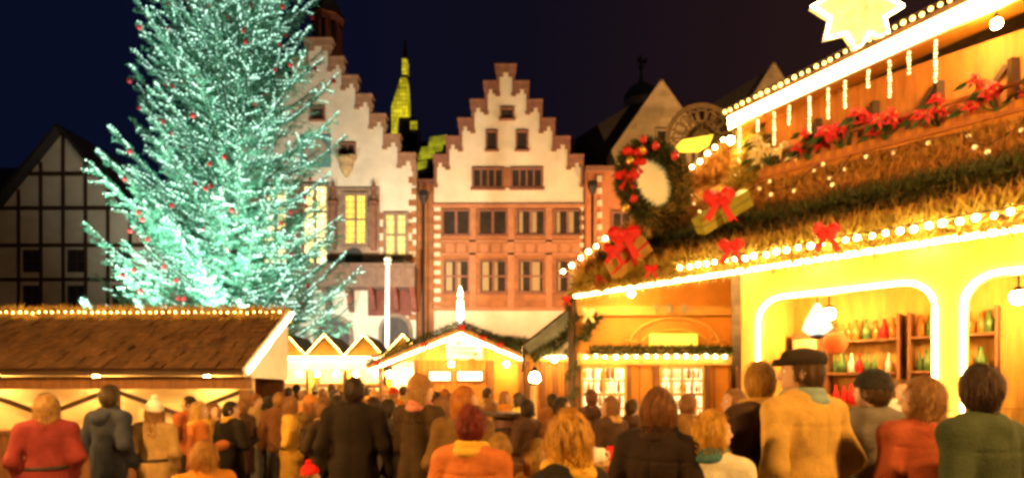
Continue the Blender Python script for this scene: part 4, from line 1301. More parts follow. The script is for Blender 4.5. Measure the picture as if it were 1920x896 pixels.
for (a, b) in bays:
    pts = arch_pts(a, b, ZA - RA, ZA, RA)
    for side in (pts[1:8], pts[8:15]):
        corner = (a, ZA) if side is not None and side[0][0] < (a + b) / 2 - .5 else (b, ZA)
        poly = [B(corner[0], DB, corner[1])] + [B(s_, DB, z_) for s_, z_ in side]
        mb.prism(poly, N * .12)
mb.prism([B(2.38, DB, ZA + .002), B(SEND + .1, DB, ZA + .002), B(SEND + .1, DB, top), B(2.38, DB, top)], N * .12)
mb.build('front_wall', FRONT, bo)
for (a, b) in bays:
    light = MB(); light.tube([B(s_, DB - .03, z_) for s_, z_ in arch_pts(a - .03, b + .03, 1.15, ZA + .03, RA + .03)], .026, 6); light.build('light_tube', TUBEW, bo)
    mb = MB(); mb.prism([B(a, DB - .12, 1.02), B(b, DB - .12, 1.02), B(b, DB + .5, 1.02), B(a, DB + .5, 1.02)], (0, 0, .05)); mb.prism([B(a, DB + .02, .0), B(b, DB + .02, 0), B(b, DB + .08, 0), B(a, DB + .08, 0)], (0, 0, 1.018)); mb.build('counter', WOODY, bo)
mb = MB()
mb.prism([B(2.5, 2.3, 0), B(SEND, 2.3, 0), B(SEND, 2.4, 0), B(2.5, 2.4, 0)], (0, 0, 3.4)); mb.prism([B(2.42, DB + .13, 0), B(2.52, DB + .13, 0), B(2.52, 2.29, 0), B(2.42, 2.29, 0)], (0, 0, 3.4)); mb.build('inner_wall', WOODY, bo)
mb = MB(); mb.prism([B(2.5, DB + .13, 3.42), B(SEND, DB + .13, 3.42), B(SEND, 2.4, 3.42), B(2.5, 2.4, 3.42)], (0, 0, .05)); mb.build('ceiling', WOODY, bo)
mb = MB()      # cupboard with a lit glass door, and shelves inside
for s_ in (3.0, 4.0, 5.2, 6.4):
    for z in (1.5, 1.95, 2.4): mb.prism([B(s_, 2.0, z), B(s_ + .85, 2.0, z), B(s_ + .85, 2.29, z), B(s_, 2.29, z)], (0, 0, .03))
    for q in (s_ - .03, s_ + .85): mb.prism([B(q, 1.98, 1.0), B(q + .03, 1.98, 1.0), B(q + .03, 2.29, 1.0), B(q, 2.29, 1.0)], (0, 0, 1.75))
sh = mb.build('shelf', WOODB, bo)
rr = random.Random(5)
BOT = {}
def bottle(p, q, k):
    nm, m = (('amber', mat('amber_bottle', (.35, .14, .03), .2, .2, 5)), ('green', mat('green_bottle', (.08, .16, .05), .2, .2, 5)), ('white', WHITEP), ('red', RED))[k]
    if k not in BOT:
        mb = MB(); mb.lathe((0, 0, 0), [(0, 0), (1, 0), (1, 2.6), (.4, 4), (.4, 5.2), (0, 5.2)], 10); o = mb.build('bottle', m, smooth=True); BOT[k] = o
    else:
        o = BOT[k].copy(); COL.objects.link(o)
    o.location = p; o.scale = (q, q, .035 + .35 * q)
    tag(o, f'{nm} bottle standing on the shelves inside the arches of the big booth', 'bottle', f'{nm} bottles on the booth shelves')
for s_ in (3.0, 4.0, 5.2, 6.4):
    for z in (1.53, 1.98, 2.43):
        x = s_ + .08
        while x < s_ + .8:
            q = rr.uniform(.035, .06); p = B(x, 2.12, z + .001)
            bottle(p, q, rr.choice((0, 0, 1, 1, 2, 3))); x += q * 2.15
cbd = thing('cupboard', 'honey wooden cupboard with a lighter door inside the first arch of the big booth', 'cupboard', tuple(B(2.62, 1.9, 0)))
mb = MB(); mb.prism([B(2.62, 1.7, 0), B(2.98, 1.7, 0), B(2.98, 2.28, 0), B(2.62, 2.28, 0)], (0, 0, 2.55)); mb.build('carcass', WOODB, cbd)
mb = MB(); mb.prism([B(2.65, 1.67, 1.0), B(2.95, 1.67, 1.0), B(2.95, 1.695, 1.0), B(2.65, 1.695, 1.0)], (0, 0, 1.45)); mb.build('door', CREAMP, cbd)
# soffit boards under the eave
mb = MB(); mb.prism([R(.25, .03, -.012), R(SEND, .03, -.012), R(SEND, .5, -.012), R(.6, .5, -.012)], (0, 0, -.03)); mb.build('soffit', WOODY, bo)
# eave: beam, corner post
mb = MB(); mb.bar(B(0, 0, 3.24), B(SEND, 0, 3.24), .08, .12); mb.build('eave_beam', WOODY, bo)
mb = MB(); mb.tube([(XP(1072, 8.9), 8.9, 0), (XP(1072, 8.9), 8.9, 3.3)], .06, 10); po = mb.build('corner_post', WOODD, bo)
for lb, path, nn_, sd in (('thick gilded fir fringe along the lower eave of the big booth', [R(0, -.05, .10), R(SEND, -.05, .10)], 9000, 41),):
    garland(lb, path, .15, nn_, sd, FIRG, ln=.16, wd=.016, group='fir garlands on the big booth')
garland('dark fir garland on the roof slope just above the gilded eave fringe', [R(.2, .24, .22), R(SEND, .26, .22)], .10, 5000, 42, FIR, ln=.15, wd=.016, group='fir garlands on the big booth')
garland('fir garland wound round the dark corner post of the big booth', [Vector((XP(1072, 8.9) + .07 * math.cos(k), 8.9 + .07 * math.sin(k), 1.0 + k * .06)) for k in range(38)], .04, 900, 43, FIR, ln=.08, group='fir garlands on the big booth')
garland('fir garland along the gable wall above the shop windows', [(1.2, YA - .12, ZP(657, YA)), (3.42, YA - .12, ZP(657, YA))], .055, 1800, 44, FIR, ln=.08, group='fir garlands on the big booth')
garland('golden fir garland hanging down the corner of the upper storey', [R(2.1, 1.55, .5), R(2.25, 1.3, .35), R(2.3, 1.0, .3), R(2.2, .75, .3)], .16, 1700, 45, FIRG, ln=.17, wd=.016, group='fir garlands on the big booth')
garland('golden fir garland along the gable slope of the big booth below the rope of bulbs', [R(.05, .0, .2), R(1.75, 1.7, .2)], .12, 2200, 46, THATCH, ln=.17, wd=.016, group='fir garlands on the big booth')
garland('fir garland under the flower box on the upper storey', [B(2.45, .82, 4.33), B(SEND, .82, 4.33)], .06, 3000, 47, FIRG, ln=.13, wd=.014, group='fir garlands on the big booth')
light_string('row of warm bulbs above the shop windows of the big booth', [(1.15, YA - .12, ZP(668, YA)), (3.42, YA - .12, ZP(668, YA))], .155, .03, group='string lights on the big booth')
light_string('rope of big bulbs climbing the low end of the booth gable left of the wreath', [P(1056, 508, 8.8), P(1146, 437, 8.8)], .165, .034, group='string lights on the big booth')
light_string('rope of big bulbs climbing the gable between the wreath and the upper eave', [P(1296, 313, 8.8), P(1370, 252, 8.8)], .165, .034, group='string lights on the big booth')
t = thing('light_tube', 'bright white light tube along the lower eave of the big booth', 'light tube', tuple(B(.02, -.05, 3.2)), 0, 'string lights on the big booth')
mb = MB(); mb.tube([B(.02, -.06, 3.19), B(SEND, -.06, 3.19)], .03, 6); mb.build('tube', TUBEW, t)
mb = MB()
for k in range(24): mb.bar(B(.1 + k * .34, -.06, 3.20), B(.1 + k * .34, -.02, 3.25), .015, .015)
mb.build('clips', IRON, t)
light_string('row of bulbs hanging just above the white tube on the lower eave', [B(1.9, -.22, 3.32), B(SEND, -.22, 3.32)], .12, .03, group='string lights on the big booth')
# golden sparkle on the thatch
pts = []
rr = random.Random(8)
for k in range(26):
    s_ = 1.5 + k * .2 + rr.uniform(-.12, .12)
    pts.append(R(s_, min(s_ - .1, rr.uniform(.42, .98)), .28))
light_string('net of small golden bulbs strewn over the thatched slope below the flower box', pts, .33, .024, glow('small_gold_bulb_glass', (1, .55, .14), 1.1), group='string lights on the big booth')

# upper storey
uz0, uz1 = 4.42, 5.62
mb = MB(); mb.prism([B(2.38, 1.36, uz0 - .1), B(SEND, 1.36, uz0 - .1), B(SEND, 1.46, uz0 - .1), B(2.38, 1.46, uz0 - .1)], (0, 0, 1.35)); mb.prism([B(2.38, 1.465, uz0 - .1), B(2.48, 1.465, uz0 - .1), B(2.48, 3.6, uz0 - .1), B(2.38, 3.6, uz0 - .1)], (0, 0, 1.35)); mb.build('upper_wall', WOOD, bo)
mb = MB()
for k in range(9):
    s_ = 2.42 + k * .66
    mb.bar(B(s_, 1.33, uz0), B(s_, 1.33, uz1 - .25), .09, .06)
    mb.bar(B(s_ + .05, 1.335, uz0 + .05), B(s_ + .6, 1.335, uz1 - .3), .05, .05)
mb.build('upper_frame', WOODD, bo)
def fz(s_): return 5.40 + .115 * (s_ - 2.1)
mb = MB(); mb.prism([B(2.08, .8, fz(2.08)), B(SEND, .8, fz(SEND)), B(SEND, .8, fz(SEND) + .24), B(2.08, .8, fz(2.08) + .14)], N * .05); mb.build('upper_fascia', WHITEP, bo)
mb = MB(); mb.prism([B(2.05, .78, fz(2.05) + .16), B(SEND, .78, fz(SEND) + .26), B(SEND, 3.8, fz(SEND) + .75), B(2.05, 3.8, fz(2.05) + .6)], (0, 0, .06)); mb.build('upper_roof', SHINGLE, bo)
mb = MB(); mb.prism([B(2.1, .86, fz(2.1) + .1), B(SEND, .86, fz(SEND) + .1), B(SEND, 1.5, fz(SEND) + .2), B(2.1, 1.5, fz(2.1) + .2)], (0, 0, -.03)); mb.build('upper_soffit', WOODX, bo)
t = thing('light_tube', 'broad double light tube along the upper eave of the big booth', 'light tube', tuple(B(2.1, .74, fz(2.1))), 0, 'string lights on the big booth')
for k, dz in enumerate((.045, .115)):
    mb = MB(); mb.tube([B(2.1, .765, fz(2.1) + dz), B(SEND, .765, fz(SEND) + dz * 1.5)], .03, 6); mb.build('tube', TUBEW, t)
light_string('string of yellow bulbs along the top edge of the upper roof', [B(2.05, .75, fz(2.05) + .235), B(SEND, .75, fz(SEND) + .36)], .085, .026, glow('yellow_bulb_glass', (1, .62, .12), 2.0), group='string lights on the big booth')
for k in range(11):
    s_ = 2.2 + k * .22 + (.03 if k % 3 else 0)
    L = (.34, .2, .46, .28, .5, .38)[k % 6]
    nm = ('first', 'second', 'third', 'fourth', 'fifth', 'sixth', 'seventh', 'eighth', 'ninth', 'tenth', 'eleventh')[k]
    light_string(f'icicle light strand hanging from the upper eave, {nm} from its left end', [B(s_, .9, fz(s_) - .02), B(s_, .9, fz(s_) - L)], .045, .018, glow('icicle_bulb_glass', (1, .62, .2), 2.2), group='icicle lights under the upper eave')
for k in range(2):  # lamps added to brighten the upper wall and roof slope
    hanging_lamp(('small globe lamp added under the upper eave at its left end', 'small globe lamp added under the upper eave above the cream poinsettia', 'small globe lamp added under the upper eave above the red poinsettias', 'small globe lamp added under the upper eave at the far right')[k], B(2.05 + k * 2.9, .95, fz(2.05 + k * 2.9) - .10), .05, LANTW, 'small globe lamps added under the upper eave', top=.12)
# flower box with plants
fb = thing('flower_box', 'long orange wooden flower box on the upper storey of the big booth', 'flower box', tuple(B(2.5, .95, 4.54)))
mb = MB()
mb.prism([B(2.5, .9, 4.54), B(SEND, .9, 4.54), B(SEND, .94, 4.54), B(2.5, .94, 4.54)], (0, 0, .2))
mb.prism([B(2.5, 1.2, 4.54), B(SEND, 1.2, 4.54), B(SEND, 1.24, 4.54), B(2.5, 1.24, 4.54)], (0, 0, .2))
mb.prism([B(2.5, .945, 4.52), B(SEND, .945, 4.52), B(SEND, 1.195, 4.52), B(2.5, 1.195, 4.52)], (0, 0, .05))
mb.prism([B(2.46, .9, 4.54), B(2.498, .9, 4.54), B(2.498, 1.24, 4.54), B(2.46, 1.24, 4.54)], (0, 0, .2))
mb.build('box', WOODX, fb)
mb = MB()
for k in range(46): mb.prism([B(2.52 + k * .12, .885, 4.62), B(2.58 + k * .12, .885, 4.62), B(2.58 + k * .12, .898, 4.62), B(2.52 + k * .12, .898, 4.62)], (0, 0, .26))
mb.bar(B(2.48, .88, 4.90), B(SEND, .88, 4.90), .05, .04); mb.bar(B(2.48, .88, 4.62), B(SEND, .88, 4.62), .05, .04)
mb.build('railing', mat('orange_railing_wood', (.42, .15, .04), .6, .3, 4, .2), fb)
def poinsettia(label, p, r, m, group, nh=9, seed=1):
    t = thing('poinsettia', label, 'plant', tuple(p), 0, group)
    rr = random.Random(seed)
    fl, lv, yl = MB(), MB(), MB()
    for h in range(nh):
        c = Vector(p) + Vector((rr.uniform(-1, 1) * r, rr.uniform(-.6, .3) * r, rr.uniform(.15, 1.15) * r))
        up = Vector((rr.uniform(-.5, .5), -1, rr.uniform(-.1, .7))).normalized()
        a = up.cross(Vector((0, 0, 1))).normalized(); b = up.cross(a)
        for k in range(11):
            an = k * 2.4; L = r * (.30 if k < 6 else .42) * rr.uniform(.8, 1.15)
            d = a * math.cos(an) + b * math.sin(an); sd = up.cross(d)
            base = c + up * (.03 if k < 6 else .0)
            q = [base, base + d * L * .5 + sd * L * .24 + up * .02, base + d * L - up * .03, base + d * L * .5 - sd * L * .24 + up * .02]
            fl.face(q)
            if k % 4 == 0:
                d2 = (d - up * .3); lv.face([base - up * .04, base + d2 * L * .8 + sd * L * .25 - up * .05, base + d2 * L * 1.35 - up * .1, base + d2 * L * .8 - sd * L * .25 - up * .05])
        yl.ball(c + up * .035, .022, 6)
        lv.tube([Vector(p), c], .008, 4)
    fl.build('petals', m, t); lv.build('leaves', mat('dark_plant_leaf', (.04, .09, .025), .5, .3, 9), t); yl.build('flower_centre', GOLDM, t)
    return t
poinsettia('big red poinsettia in the flower box at the picture edge, nearest the lit star', B(3.48, .86, 4.72), .34, REDS, 'red poinsettias in the flower box', 12, 2)
poinsettia('red poinsettia in the flower box beside the cream poinsettia', B(3.10, .86, 4.68), .27, REDS, 'red poinsettias in the flower box', 9, 3)
poinsettia('cream white poinsettia at the left end of the flower box', B(2.66, .86, 4.74), .27, mat('cream_petal', (.85, .72, .40), .55, .1, 12), None, 10, 4)
for k in range(5):
    poinsettia(('third', 'fourth', 'fifth', 'sixth', 'seventh')[k] + ' red poinsettia from the left in the flower box, outside the lit star', B(3.95 + k * .5, .86, 4.67), .27, REDS, 'red poinsettias in the flower box', 8, 10 + k)

light_string('gold bulbs wound in the golden fir garland at the upper storey corner', [R(2.05, 1.5, .62), R(2.2, 1.3, .5), R(2.1, 1.1, .5), R(2.25, .9, .48), R(2.1, .72, .5)], .09, .024, glow('small_gold_bulb_glass', (1, .55, .14), 1.1), group='string lights on the big booth')
# wreath
wc = P(1225, 343, 7.95)
wr = thing('fir_wreath', 'large dark fir wreath with red bows and gold baubles standing on the booth gable', 'wreath', tuple(wc))
def ell(a, rx=.42, rz=.485): return wc + Vector((rx * math.cos(a) - .05 * math.sin(a), .10 * math.cos(a), rz * math.sin(a)))
ringp = [ell(2 * math.pi * k / 48) for k in range(49)]
mb = MB(); mb.tube(ringp, .085, 8, cap=False); mb.build('ring', WOODD, wr)
mb = MB(); mb.prism([wc + Vector((.40 * math.cos(k * math.pi / 16), .10 + .095 * math.cos(k * math.pi / 16), .47 * math.sin(k * math.pi / 16))) for k in range(32)], (0, .02, 0)); mb.build('backing_board', glow('glowing_cream_board', (1, .66, .22), .17, (.8, .66, .36)), wr)  # board made to glow as if lit, no lamp behind it
mb = MB(); mb.bar(wc + Vector((0, .16, .3)), wc + Vector((0, .75, .1)), .05, .05); mb.bar(wc + Vector((0, .16, -.3)), wc + Vector((0, .75, -.1)), .05, .05); mb.build('bracket', WOODD, wr)
ch_ = [needles(ringp, .150, 7000, .085, .011, 61, along=.6)]
needle_mesh('fir_sprigs', ch_, FIR, wr)
ch_ = [needles([ell(-2.0 + .1 * k, .42, .5) + Vector((0, -.08, 0)) for k in range(26)], .12, 900, .09, .010, 62, along=.6)]
needle_mesh('gilded_sprigs', ch_, mat('olive_gilded_fir', (.22, .14, .03), .6, .4, 12), wr)
def wdeco(px, py, kind, r):
    c = P(px, py, 7.76)
    mb = MB()
    if kind == 'bauble': mb.ball(c, r, 12); mb.lathe(c + Vector((0, 0, r * .95)), [(r * .25, 0), (r * .25, r * .3), (.004, r * .35)], 8)
    else:
        for s_ in (-1, 1):
            mb.ball(c + Vector((s_ * r * .75, 0, r * .25)), r * .62, 10, sc=(1.2, .6, .8))
            mb.prism([c + Vector((0, .0, 0)), c + Vector((s_ * r * .5, -.02, -r * 1.5)), c + Vector((s_ * r * 1.0, -.02, -r * 1.2))], (0, .012, 0))
        mb.ball(c + Vector((0, -.02, 0)), r * .36, 8)
    return mb
for px, py, r in ((1229, 274, .055), (1265, 293, .055), (1188, 373, .058), (1206, 262, .05)): wdeco(px, py, 'bauble', r).build('bauble', BAUBLE, wr, smooth=True)
for px, py, r in ((1181, 302, .058), (1204, 283, .06), (1174, 390, .06)): wdeco(px, py, 'bauble', r).build('bauble', GOLDM, wr, smooth=True)
for px, py, r in ((1190, 288, .12), (1193, 307, .10), (1176, 333, .12), (1180, 326, .08)): wdeco(px, py, 'bow', r).build('ribbon_bow', RED, wr)

# gifts and bows lying on the roof slope
def gift(label, c, size, ang, m, rib, tilt=.5):
    t = thing('gift_box', label, 'gift box', tuple(c))
    d = Vector((math.cos(ang), 0, math.sin(ang))); v = Vector((-math.sin(ang) * .8, -.6 * tilt, math.cos(ang) * .8)).normalized()
    w_ = d.cross(v).normalized(); v = w_.cross(d)
    mb = MB(); mb.obox(c, d * size[0], v * size[1], w_ * size[2], 0); mb.build('box', m, t)
    e = 1.012
    mb = MB(); mb.obox(c, d * size[0] * .13, v * size[1] * (e + .006), w_ * size[2] * (e + .02)); mb.obox(c, d * size[0] * e, v * size[1] * .14, w_ * size[2] * (e + .01)); mb.build('ribbon', rib, t)
    return t
gift('gold and red chequered gift tied on the roof below the wreath', P(1178, 480, 8.0), (.30, .14, .11), .72, GOLDP, RED)
gift('small gold gift at the low corner of the roof below the wreath', P(1160, 502, 8.0), (.13, .09, .08), .6, GOLDP, RED)
gift('long lime green gift lying on the roof right of the wreath', P(1354, 398, 7.15), (.35, .105, .11), .55, GREENP, mat('olive_ribbon', (.25, .22, .03), .5))
bow('big red bow above the chequered gift below the wreath', P(1168, 442, 7.8), .44)
bow('loose red bow hanging left of the chequered gift', P(1150, 468, 7.8), .28)
bow('big red bow on the long lime green gift', P(1345, 374, 6.95), .38)
bow('red bow on the thatch above the eave, below the lime green gift', P(1368, 462, 6.75), .30)
bow('red bow low on the roof under the chequered gift', P(1220, 503, 7.65), .18)
bow('red bow at the far low corner of the booth roof', P(1126, 522, 8.4), .18)
bow('red bow in the eave fringe below the flower box', P(1545, 436, 5.9), .28)
bow('small red bow left of the roof corner above the dark post', P(1062, 560, 8.7), .14)
mb = MB(); c = P(1216, 440, 8.3); mb.lathe(c, [(.0, .1), (.03, .08), (.05, -.06), (.075, -.1), (.0, -.1)], 12)
tag(mb.build('golden_bell', GOLDM, smooth=True), 'small golden bell hanging under the wreath', 'bell')

# fretwork arch and yellow board behind the wreath
fc = P(1316, 262, 9.6)
fa = thing('fretwork_arch', 'round carved lattice ornament rising between the sand gable and the booth roof', 'ornament', tuple(fc))
mb = MB()
r0 = .60
for r_ in (r0, r0 * .93): mb.tube([fc + Vector((r_ * math.cos(k * math.pi / 16), 0, r_ * math.sin(k * math.pi / 16))) for k in range(-4, 21)], .022, 6)
mb.build('rim', mat('grey_fretwork', (.20, .13, .075), .8, .3, 6), fa)
mb = MB()
for k in range(0, 16):
    a = -.5 + k * (math.pi + 1.0) / 15
    mb.bar(fc, fc + Vector((r0 * math.cos(a), 0, r0 * math.sin(a))), .02, .02, up=(0, 1, 0))
for k in range(9):
    a = .1 + k * (math.pi - .2) / 8
    c = fc + Vector((r0 * .68 * math.cos(a), .0, r0 * .68 * math.sin(a)))
    mb.tube([c + Vector((.095 * math.cos(q * math.pi / 5), 0, .095 * math.sin(q * math.pi / 5))) for q in range(11)], .018, 5)
    c2 = fc + Vector((r0 * .36 * math.cos(a), .0, r0 * .36 * math.sin(a)))
    mb.obox(c2, (.06, 0, 0), (0, .012, 0), (0, 0, .06))
mb.build('lattice', mat('grey_fretwork', (.20, .13, .075)), fa)
mb = MB(); mb.bar(fc + Vector((0, .03, -2.0)), fc + Vector((0, .03, .1)), .08, .06); mb.bar(fc + Vector((-.3, .03, -2.0)), fc + Vector((-.3, .03, -.1)), .06, .06); mb.build('support', WOODD, fa)
yb = thing('yellow_roof_board', 'small glowing yellow roof panel between the wreath and the rope of bulbs', 'roof panel', tuple(P(1308, 270, 9.3)))
mb = MB(); mb.prism([P(1268, 274, 9.3), P(1280, 262, 9.3), P(1338, 252, 9.3), P(1330, 272, 9.3), P(1310, 284, 9.3), P(1274, 284, 9.3)], (0, .05, 0)); mb.build('panel', glow('glowing_yellow_panel', (1, .66, .03), .75, (.7, .5, .1)), yb)  # board glows by itself in place of bulbs shining on it
mb = MB(); mb.bar(P(1300, 280, 9.36), P(1300, 280, 9.36) - Vector((0, 0, 1.3)), .05, .05); mb.build('support', WOODD, yb)

# lit star on the upper roof
sc_ = P(1608, 12, 7.0)
stt = thing('lit_star', 'big glowing eight pointed star on a post on the upper booth roof', 'light star', (sc_.x, sc_.y, fz(3.6) + .2))
mb = MB()
outl = []
for k in range(16):
    a = k * math.pi / 8
    r_ = .56 if k % 2 == 0 else .36
    outl.append(sc_ + Vector((r_ * math.cos(a), 0, r_ * math.sin(a))))
mb.prism(outl, (0, .08, 0)); mb.build('star_body', glow('lit_star_plastic', (1, .66, .18), .55, (.8, .7, .4), vary=.45, vscale=7), stt)
mb = MB(); mb.tube(outl + [outl[0]], .02, 6); mb.build('light_tube', TUBEW, stt)
mb = MB(); mb.tube([sc_ + Vector((0, .05, -.4)), Vector((sc_.x, sc_.y + .05, fz(3.6) + .2))], .05, 8); mb.build('post', WHITEP, stt)

# lamps under the canopy and inside
for k in range(6):
    s_ = 2.3 + k * 1.05
    hanging_lamp(('globe lamp under the lower eave by the bright pillar', 'globe lamp under the lower eave over the first arch', 'globe lamp under the lower eave past the first arch', 'globe lamp under the lower eave over the second arch', 'globe lamp under the lower eave past the second arch', 'globe lamp under the last stretch of the lower eave')[k], B(s_, .27, 3.42), .075, EAVEW, 'globe lamps under the big booth eave', top=.16)
for k in range(3):
    hanging_lamp(('globe lamp inside the first arch of the big booth', 'globe lamp inside the second arch of the big booth', 'globe lamp inside the last arch of the big booth')[k], B(3.2 + k * 1.9, 1.4, 2.75), .08, LANTW, 'globe lamps inside the big booth', top=.6)
hanging_lamp('globe lamp under the roof in front of the carved arch', Vector((1.75, 8.35, 3.15)), .05, LANTW, None)
tg = thing('glass_lantern', 'white and pale green glass lantern hanging in the first arch', 'lantern', tuple(P(1532, 604, 6.75)))
c = P(1532, 604, 6.75)
mb = MB(); mb.lathe(c, [(.0, -.16), (.10, -.14), (.17, -.08), (.13, .03), (.06, .16), (.025, .22), (.0, .22)], 8); mb.build('glass', glow('pale_green_glass', (.75, 1.0, .85), .45, (.6, .75, .65), vary=.6, vscale=9), tg)
mb = MB(); mb.tube([c + Vector((0, 0, .2)), c + Vector((0, 0, .33))], .008, 5); mb.lathe(c + Vector((0, 0, -.17)), [(.03, -.03), (.09, 0), (.03, .03)], 8); mb.build('fitting', IRON, tg)
mb = MB(); c = P(1566, 642, 6.5); mb.ball(c, .13, 16); mb.lathe(c + Vector((0, 0, .12)), [(.03, 0), (.03, .04), (.005, .06)], 8); mb.tube([c + Vector((0, 0, .15)), c + Vector((0, 0, .42))], .006, 5)
tag(mb.build('paper_lantern', mat('orange_red_paper', (.75, .16, .03), .6, .15, 6), smooth=True), 'orange red round paper lantern hanging right of the glass lantern', 'lantern')
garland('fir sprigs tied in the upper left corner of the gable wall', [(1.1, YA - .13, ZP(640, YA)), (1.2, YA - .13, ZP(612, YA)), (1.35, YA - .13, ZP(592, YA))], .06, 350, 48, FIR, ln=.1, group='fir garlands on the big booth')
bow('pale cream bow among the fir sprigs in the corner of the gable wall', (1.17, YA - .2, ZP(590, YA)), .2, CREAMP)

# lantern posts added out of view beside the camera to light the crowd
def fill_lantern_post(label, x, y, h):
    t = thing('fill_lantern', label, 'street lamp', (x, y, 0), 0, 'street lanterns on the square')
    mb = MB(); mb.lathe((x, y, 0), [(.14, 0), (.14, .3), (.06, .5), (.05, h - .3), (.09, h - .25), (.03, h - .2)], 12); mb.build('post', IRON, t, smooth=True)
    mb = MB(); mb.lathe((x, y, h - .18), [(.07, 0), (.15, .3), (.15, .32)], 6); mb.build('lantern', FILLW, t)
    mb = MB(); mb.lathe((x, y, h + .15), [(.19, 0), (.06, .16), (.02, .28)], 6); mb.build('lantern_cap', IRON, t)
fill_lantern_post('added iron street lantern beside the viewer on the booth side', 4.3, 0.3, 3.9)
fill_lantern_post('added iron street lantern beside the viewer on the stall side', -4.6, 1.6, 3.9)
fill_lantern_post('added iron street lantern standing far left of the viewer beside the stall', -7.2, 4.5, 4.0)
# ------------------------------------------------------------------ people: soft-blended volumes turned into one continuous mesh each
def surf(D, lo, h):
    """surface nets on a grid of distances -> verts, quads"""
    S = D < 0
    nx, ny, nz = D.shape
    c = np.zeros((nx - 1, ny - 1, nz - 1), np.int8)
    for a in (0, 1):
        for b in (0, 1):
            for d in (0, 1):
                c += S[a:nx - 1 + a, b:ny - 1 + b, d:nz - 1 + d]
    act = (c > 0) & (c < 8)
    idx = -np.ones(act.shape, np.int64)
    ii = np.argwhere(act)
    idx[act] = np.arange(len(ii))
    acc = np.zeros((len(ii), 3)); cnt = np.zeros(len(ii))
    i, j, k = ii.T
    for ax in range(3):
        for a in (0, 1):
            for b in (0, 1):
                o0 = [0, 0, 0]; o1 = [0, 0, 0]
                oth = [q for q in range(3) if q != ax]
                o0[oth[0]] = o1[oth[0]] = a; o0[oth[1]] = o1[oth[1]] = b
                o1[ax] = 1
                d0 = D[i + o0[0], j + o0[1], k + o0[2]]; d1 = D[i + o1[0], j + o1[1], k + o1[2]]
                cr = (d0 < 0) != (d1 < 0)
                t = np.where(cr, d0 / np.where(cr, d0 - d1, 1), 0)
                p = np.array(o0, float)[None] + t[:, None] * (np.array(o1) - np.array(o0))[None]
                acc += np.where(cr[:, None], p, 0); cnt += cr
    V = (ii + acc / np.maximum(cnt, 1)[:, None]) * h + np.array(lo)
    Q = []
    for ax in range(3):
        o = [q for q in range(3) if q != ax]
        sl0 = [slice(1, -1)] * 3; sl1 = [slice(1, -1)] * 3
        sl0[ax] = slice(0, -1); sl1[ax] = slice(1, None)
        s0, s1 = S[tuple(sl0)], S[tuple(sl1)]
        e = np.argwhere(s0 != s1)
        if not len(e): continue
        fl = s0[tuple(e.T)]
        base = e.copy()
        base[:, o[0]] += 1; base[:, o[1]] += 1
        def cell(da, db):
            q = base.copy(); q[:, o[0]] += da; q[:, o[1]] += db
            return idx[q[:, 0], q[:, 1], q[:, 2]]
        q = np.stack([cell(-1, -1), cell(0, -1), cell(0, 0), cell(-1, 0)], 1)
        if ax == 1: fl = ~fl
        q = np.where(fl[:, None], q, q[:, ::-1])
        Q.append(q)
    return V, np.concatenate(Q)

def ev(pr, X, Y, Z):
    k = pr[0]
    if k == 'c':                         # tapered capsule, flattened by sy in y
        _, a, b, ra, rb, sy = pr
        ym = (a[1] + b[1]) / 2
        y = (Y - ym) / sy + ym
        d = np.array(b, float) - np.array(a, float)
        L2 = max(1e-9, float(d @ d))
        t = np.clip(((X - a[0]) * d[0] + (y - a[1]) * d[1] + (Z - a[2]) * d[2]) / L2, 0, 1)
        return (np.sqrt((X - a[0] - t * d[0]) ** 2 + (y - a[1] - t * d[1]) ** 2 + (Z - a[2] - t * d[2]) ** 2) - (ra + (rb - ra) * t)) * min(1, sy ** .5)
    if k == 'e':
        _, c, r = pr
        x, y, z = X - c[0], Y - c[1], Z - c[2]
        k0 = np.sqrt((x / r[0]) ** 2 + (y / r[1]) ** 2 + (z / r[2]) ** 2)
        k1 = np.sqrt((x / r[0] ** 2) ** 2 + (y / r[1] ** 2) ** 2 + (z / r[2] ** 2) ** 2) + 1e-9
        return k0 * (k0 - 1) / k1
    if k == 't':                         # flat ring
        _, c, R_, r, sy, tilt = pr
        x, y, z = X - c[0], (Y - c[1]) / sy, Z - c[2] - tilt * (Y - c[1])
        return np.sqrt((np.sqrt(x * x + y * y) - R_) ** 2 + z * z) - r
def ext(pr):
    if pr[0] == 'c':
        a, b = np.array(pr[1]), np.array(pr[2]); r = max(pr[3], pr[4])
        return np.minimum(a, b) - r, np.maximum(a, b) + r
    if pr[0] == 'e': return np.array(pr[1]) - np.array(pr[2]), np.array(pr[1]) + np.array(pr[2])
    R_ = pr[2] + pr[3]
    return np.array(pr[1]) - R_ - abs(pr[5]) * R_ * np.array([0, 0, 1]), np.array(pr[1]) + R_ + abs(pr[5]) * R_ * np.array([0, 0, 1])
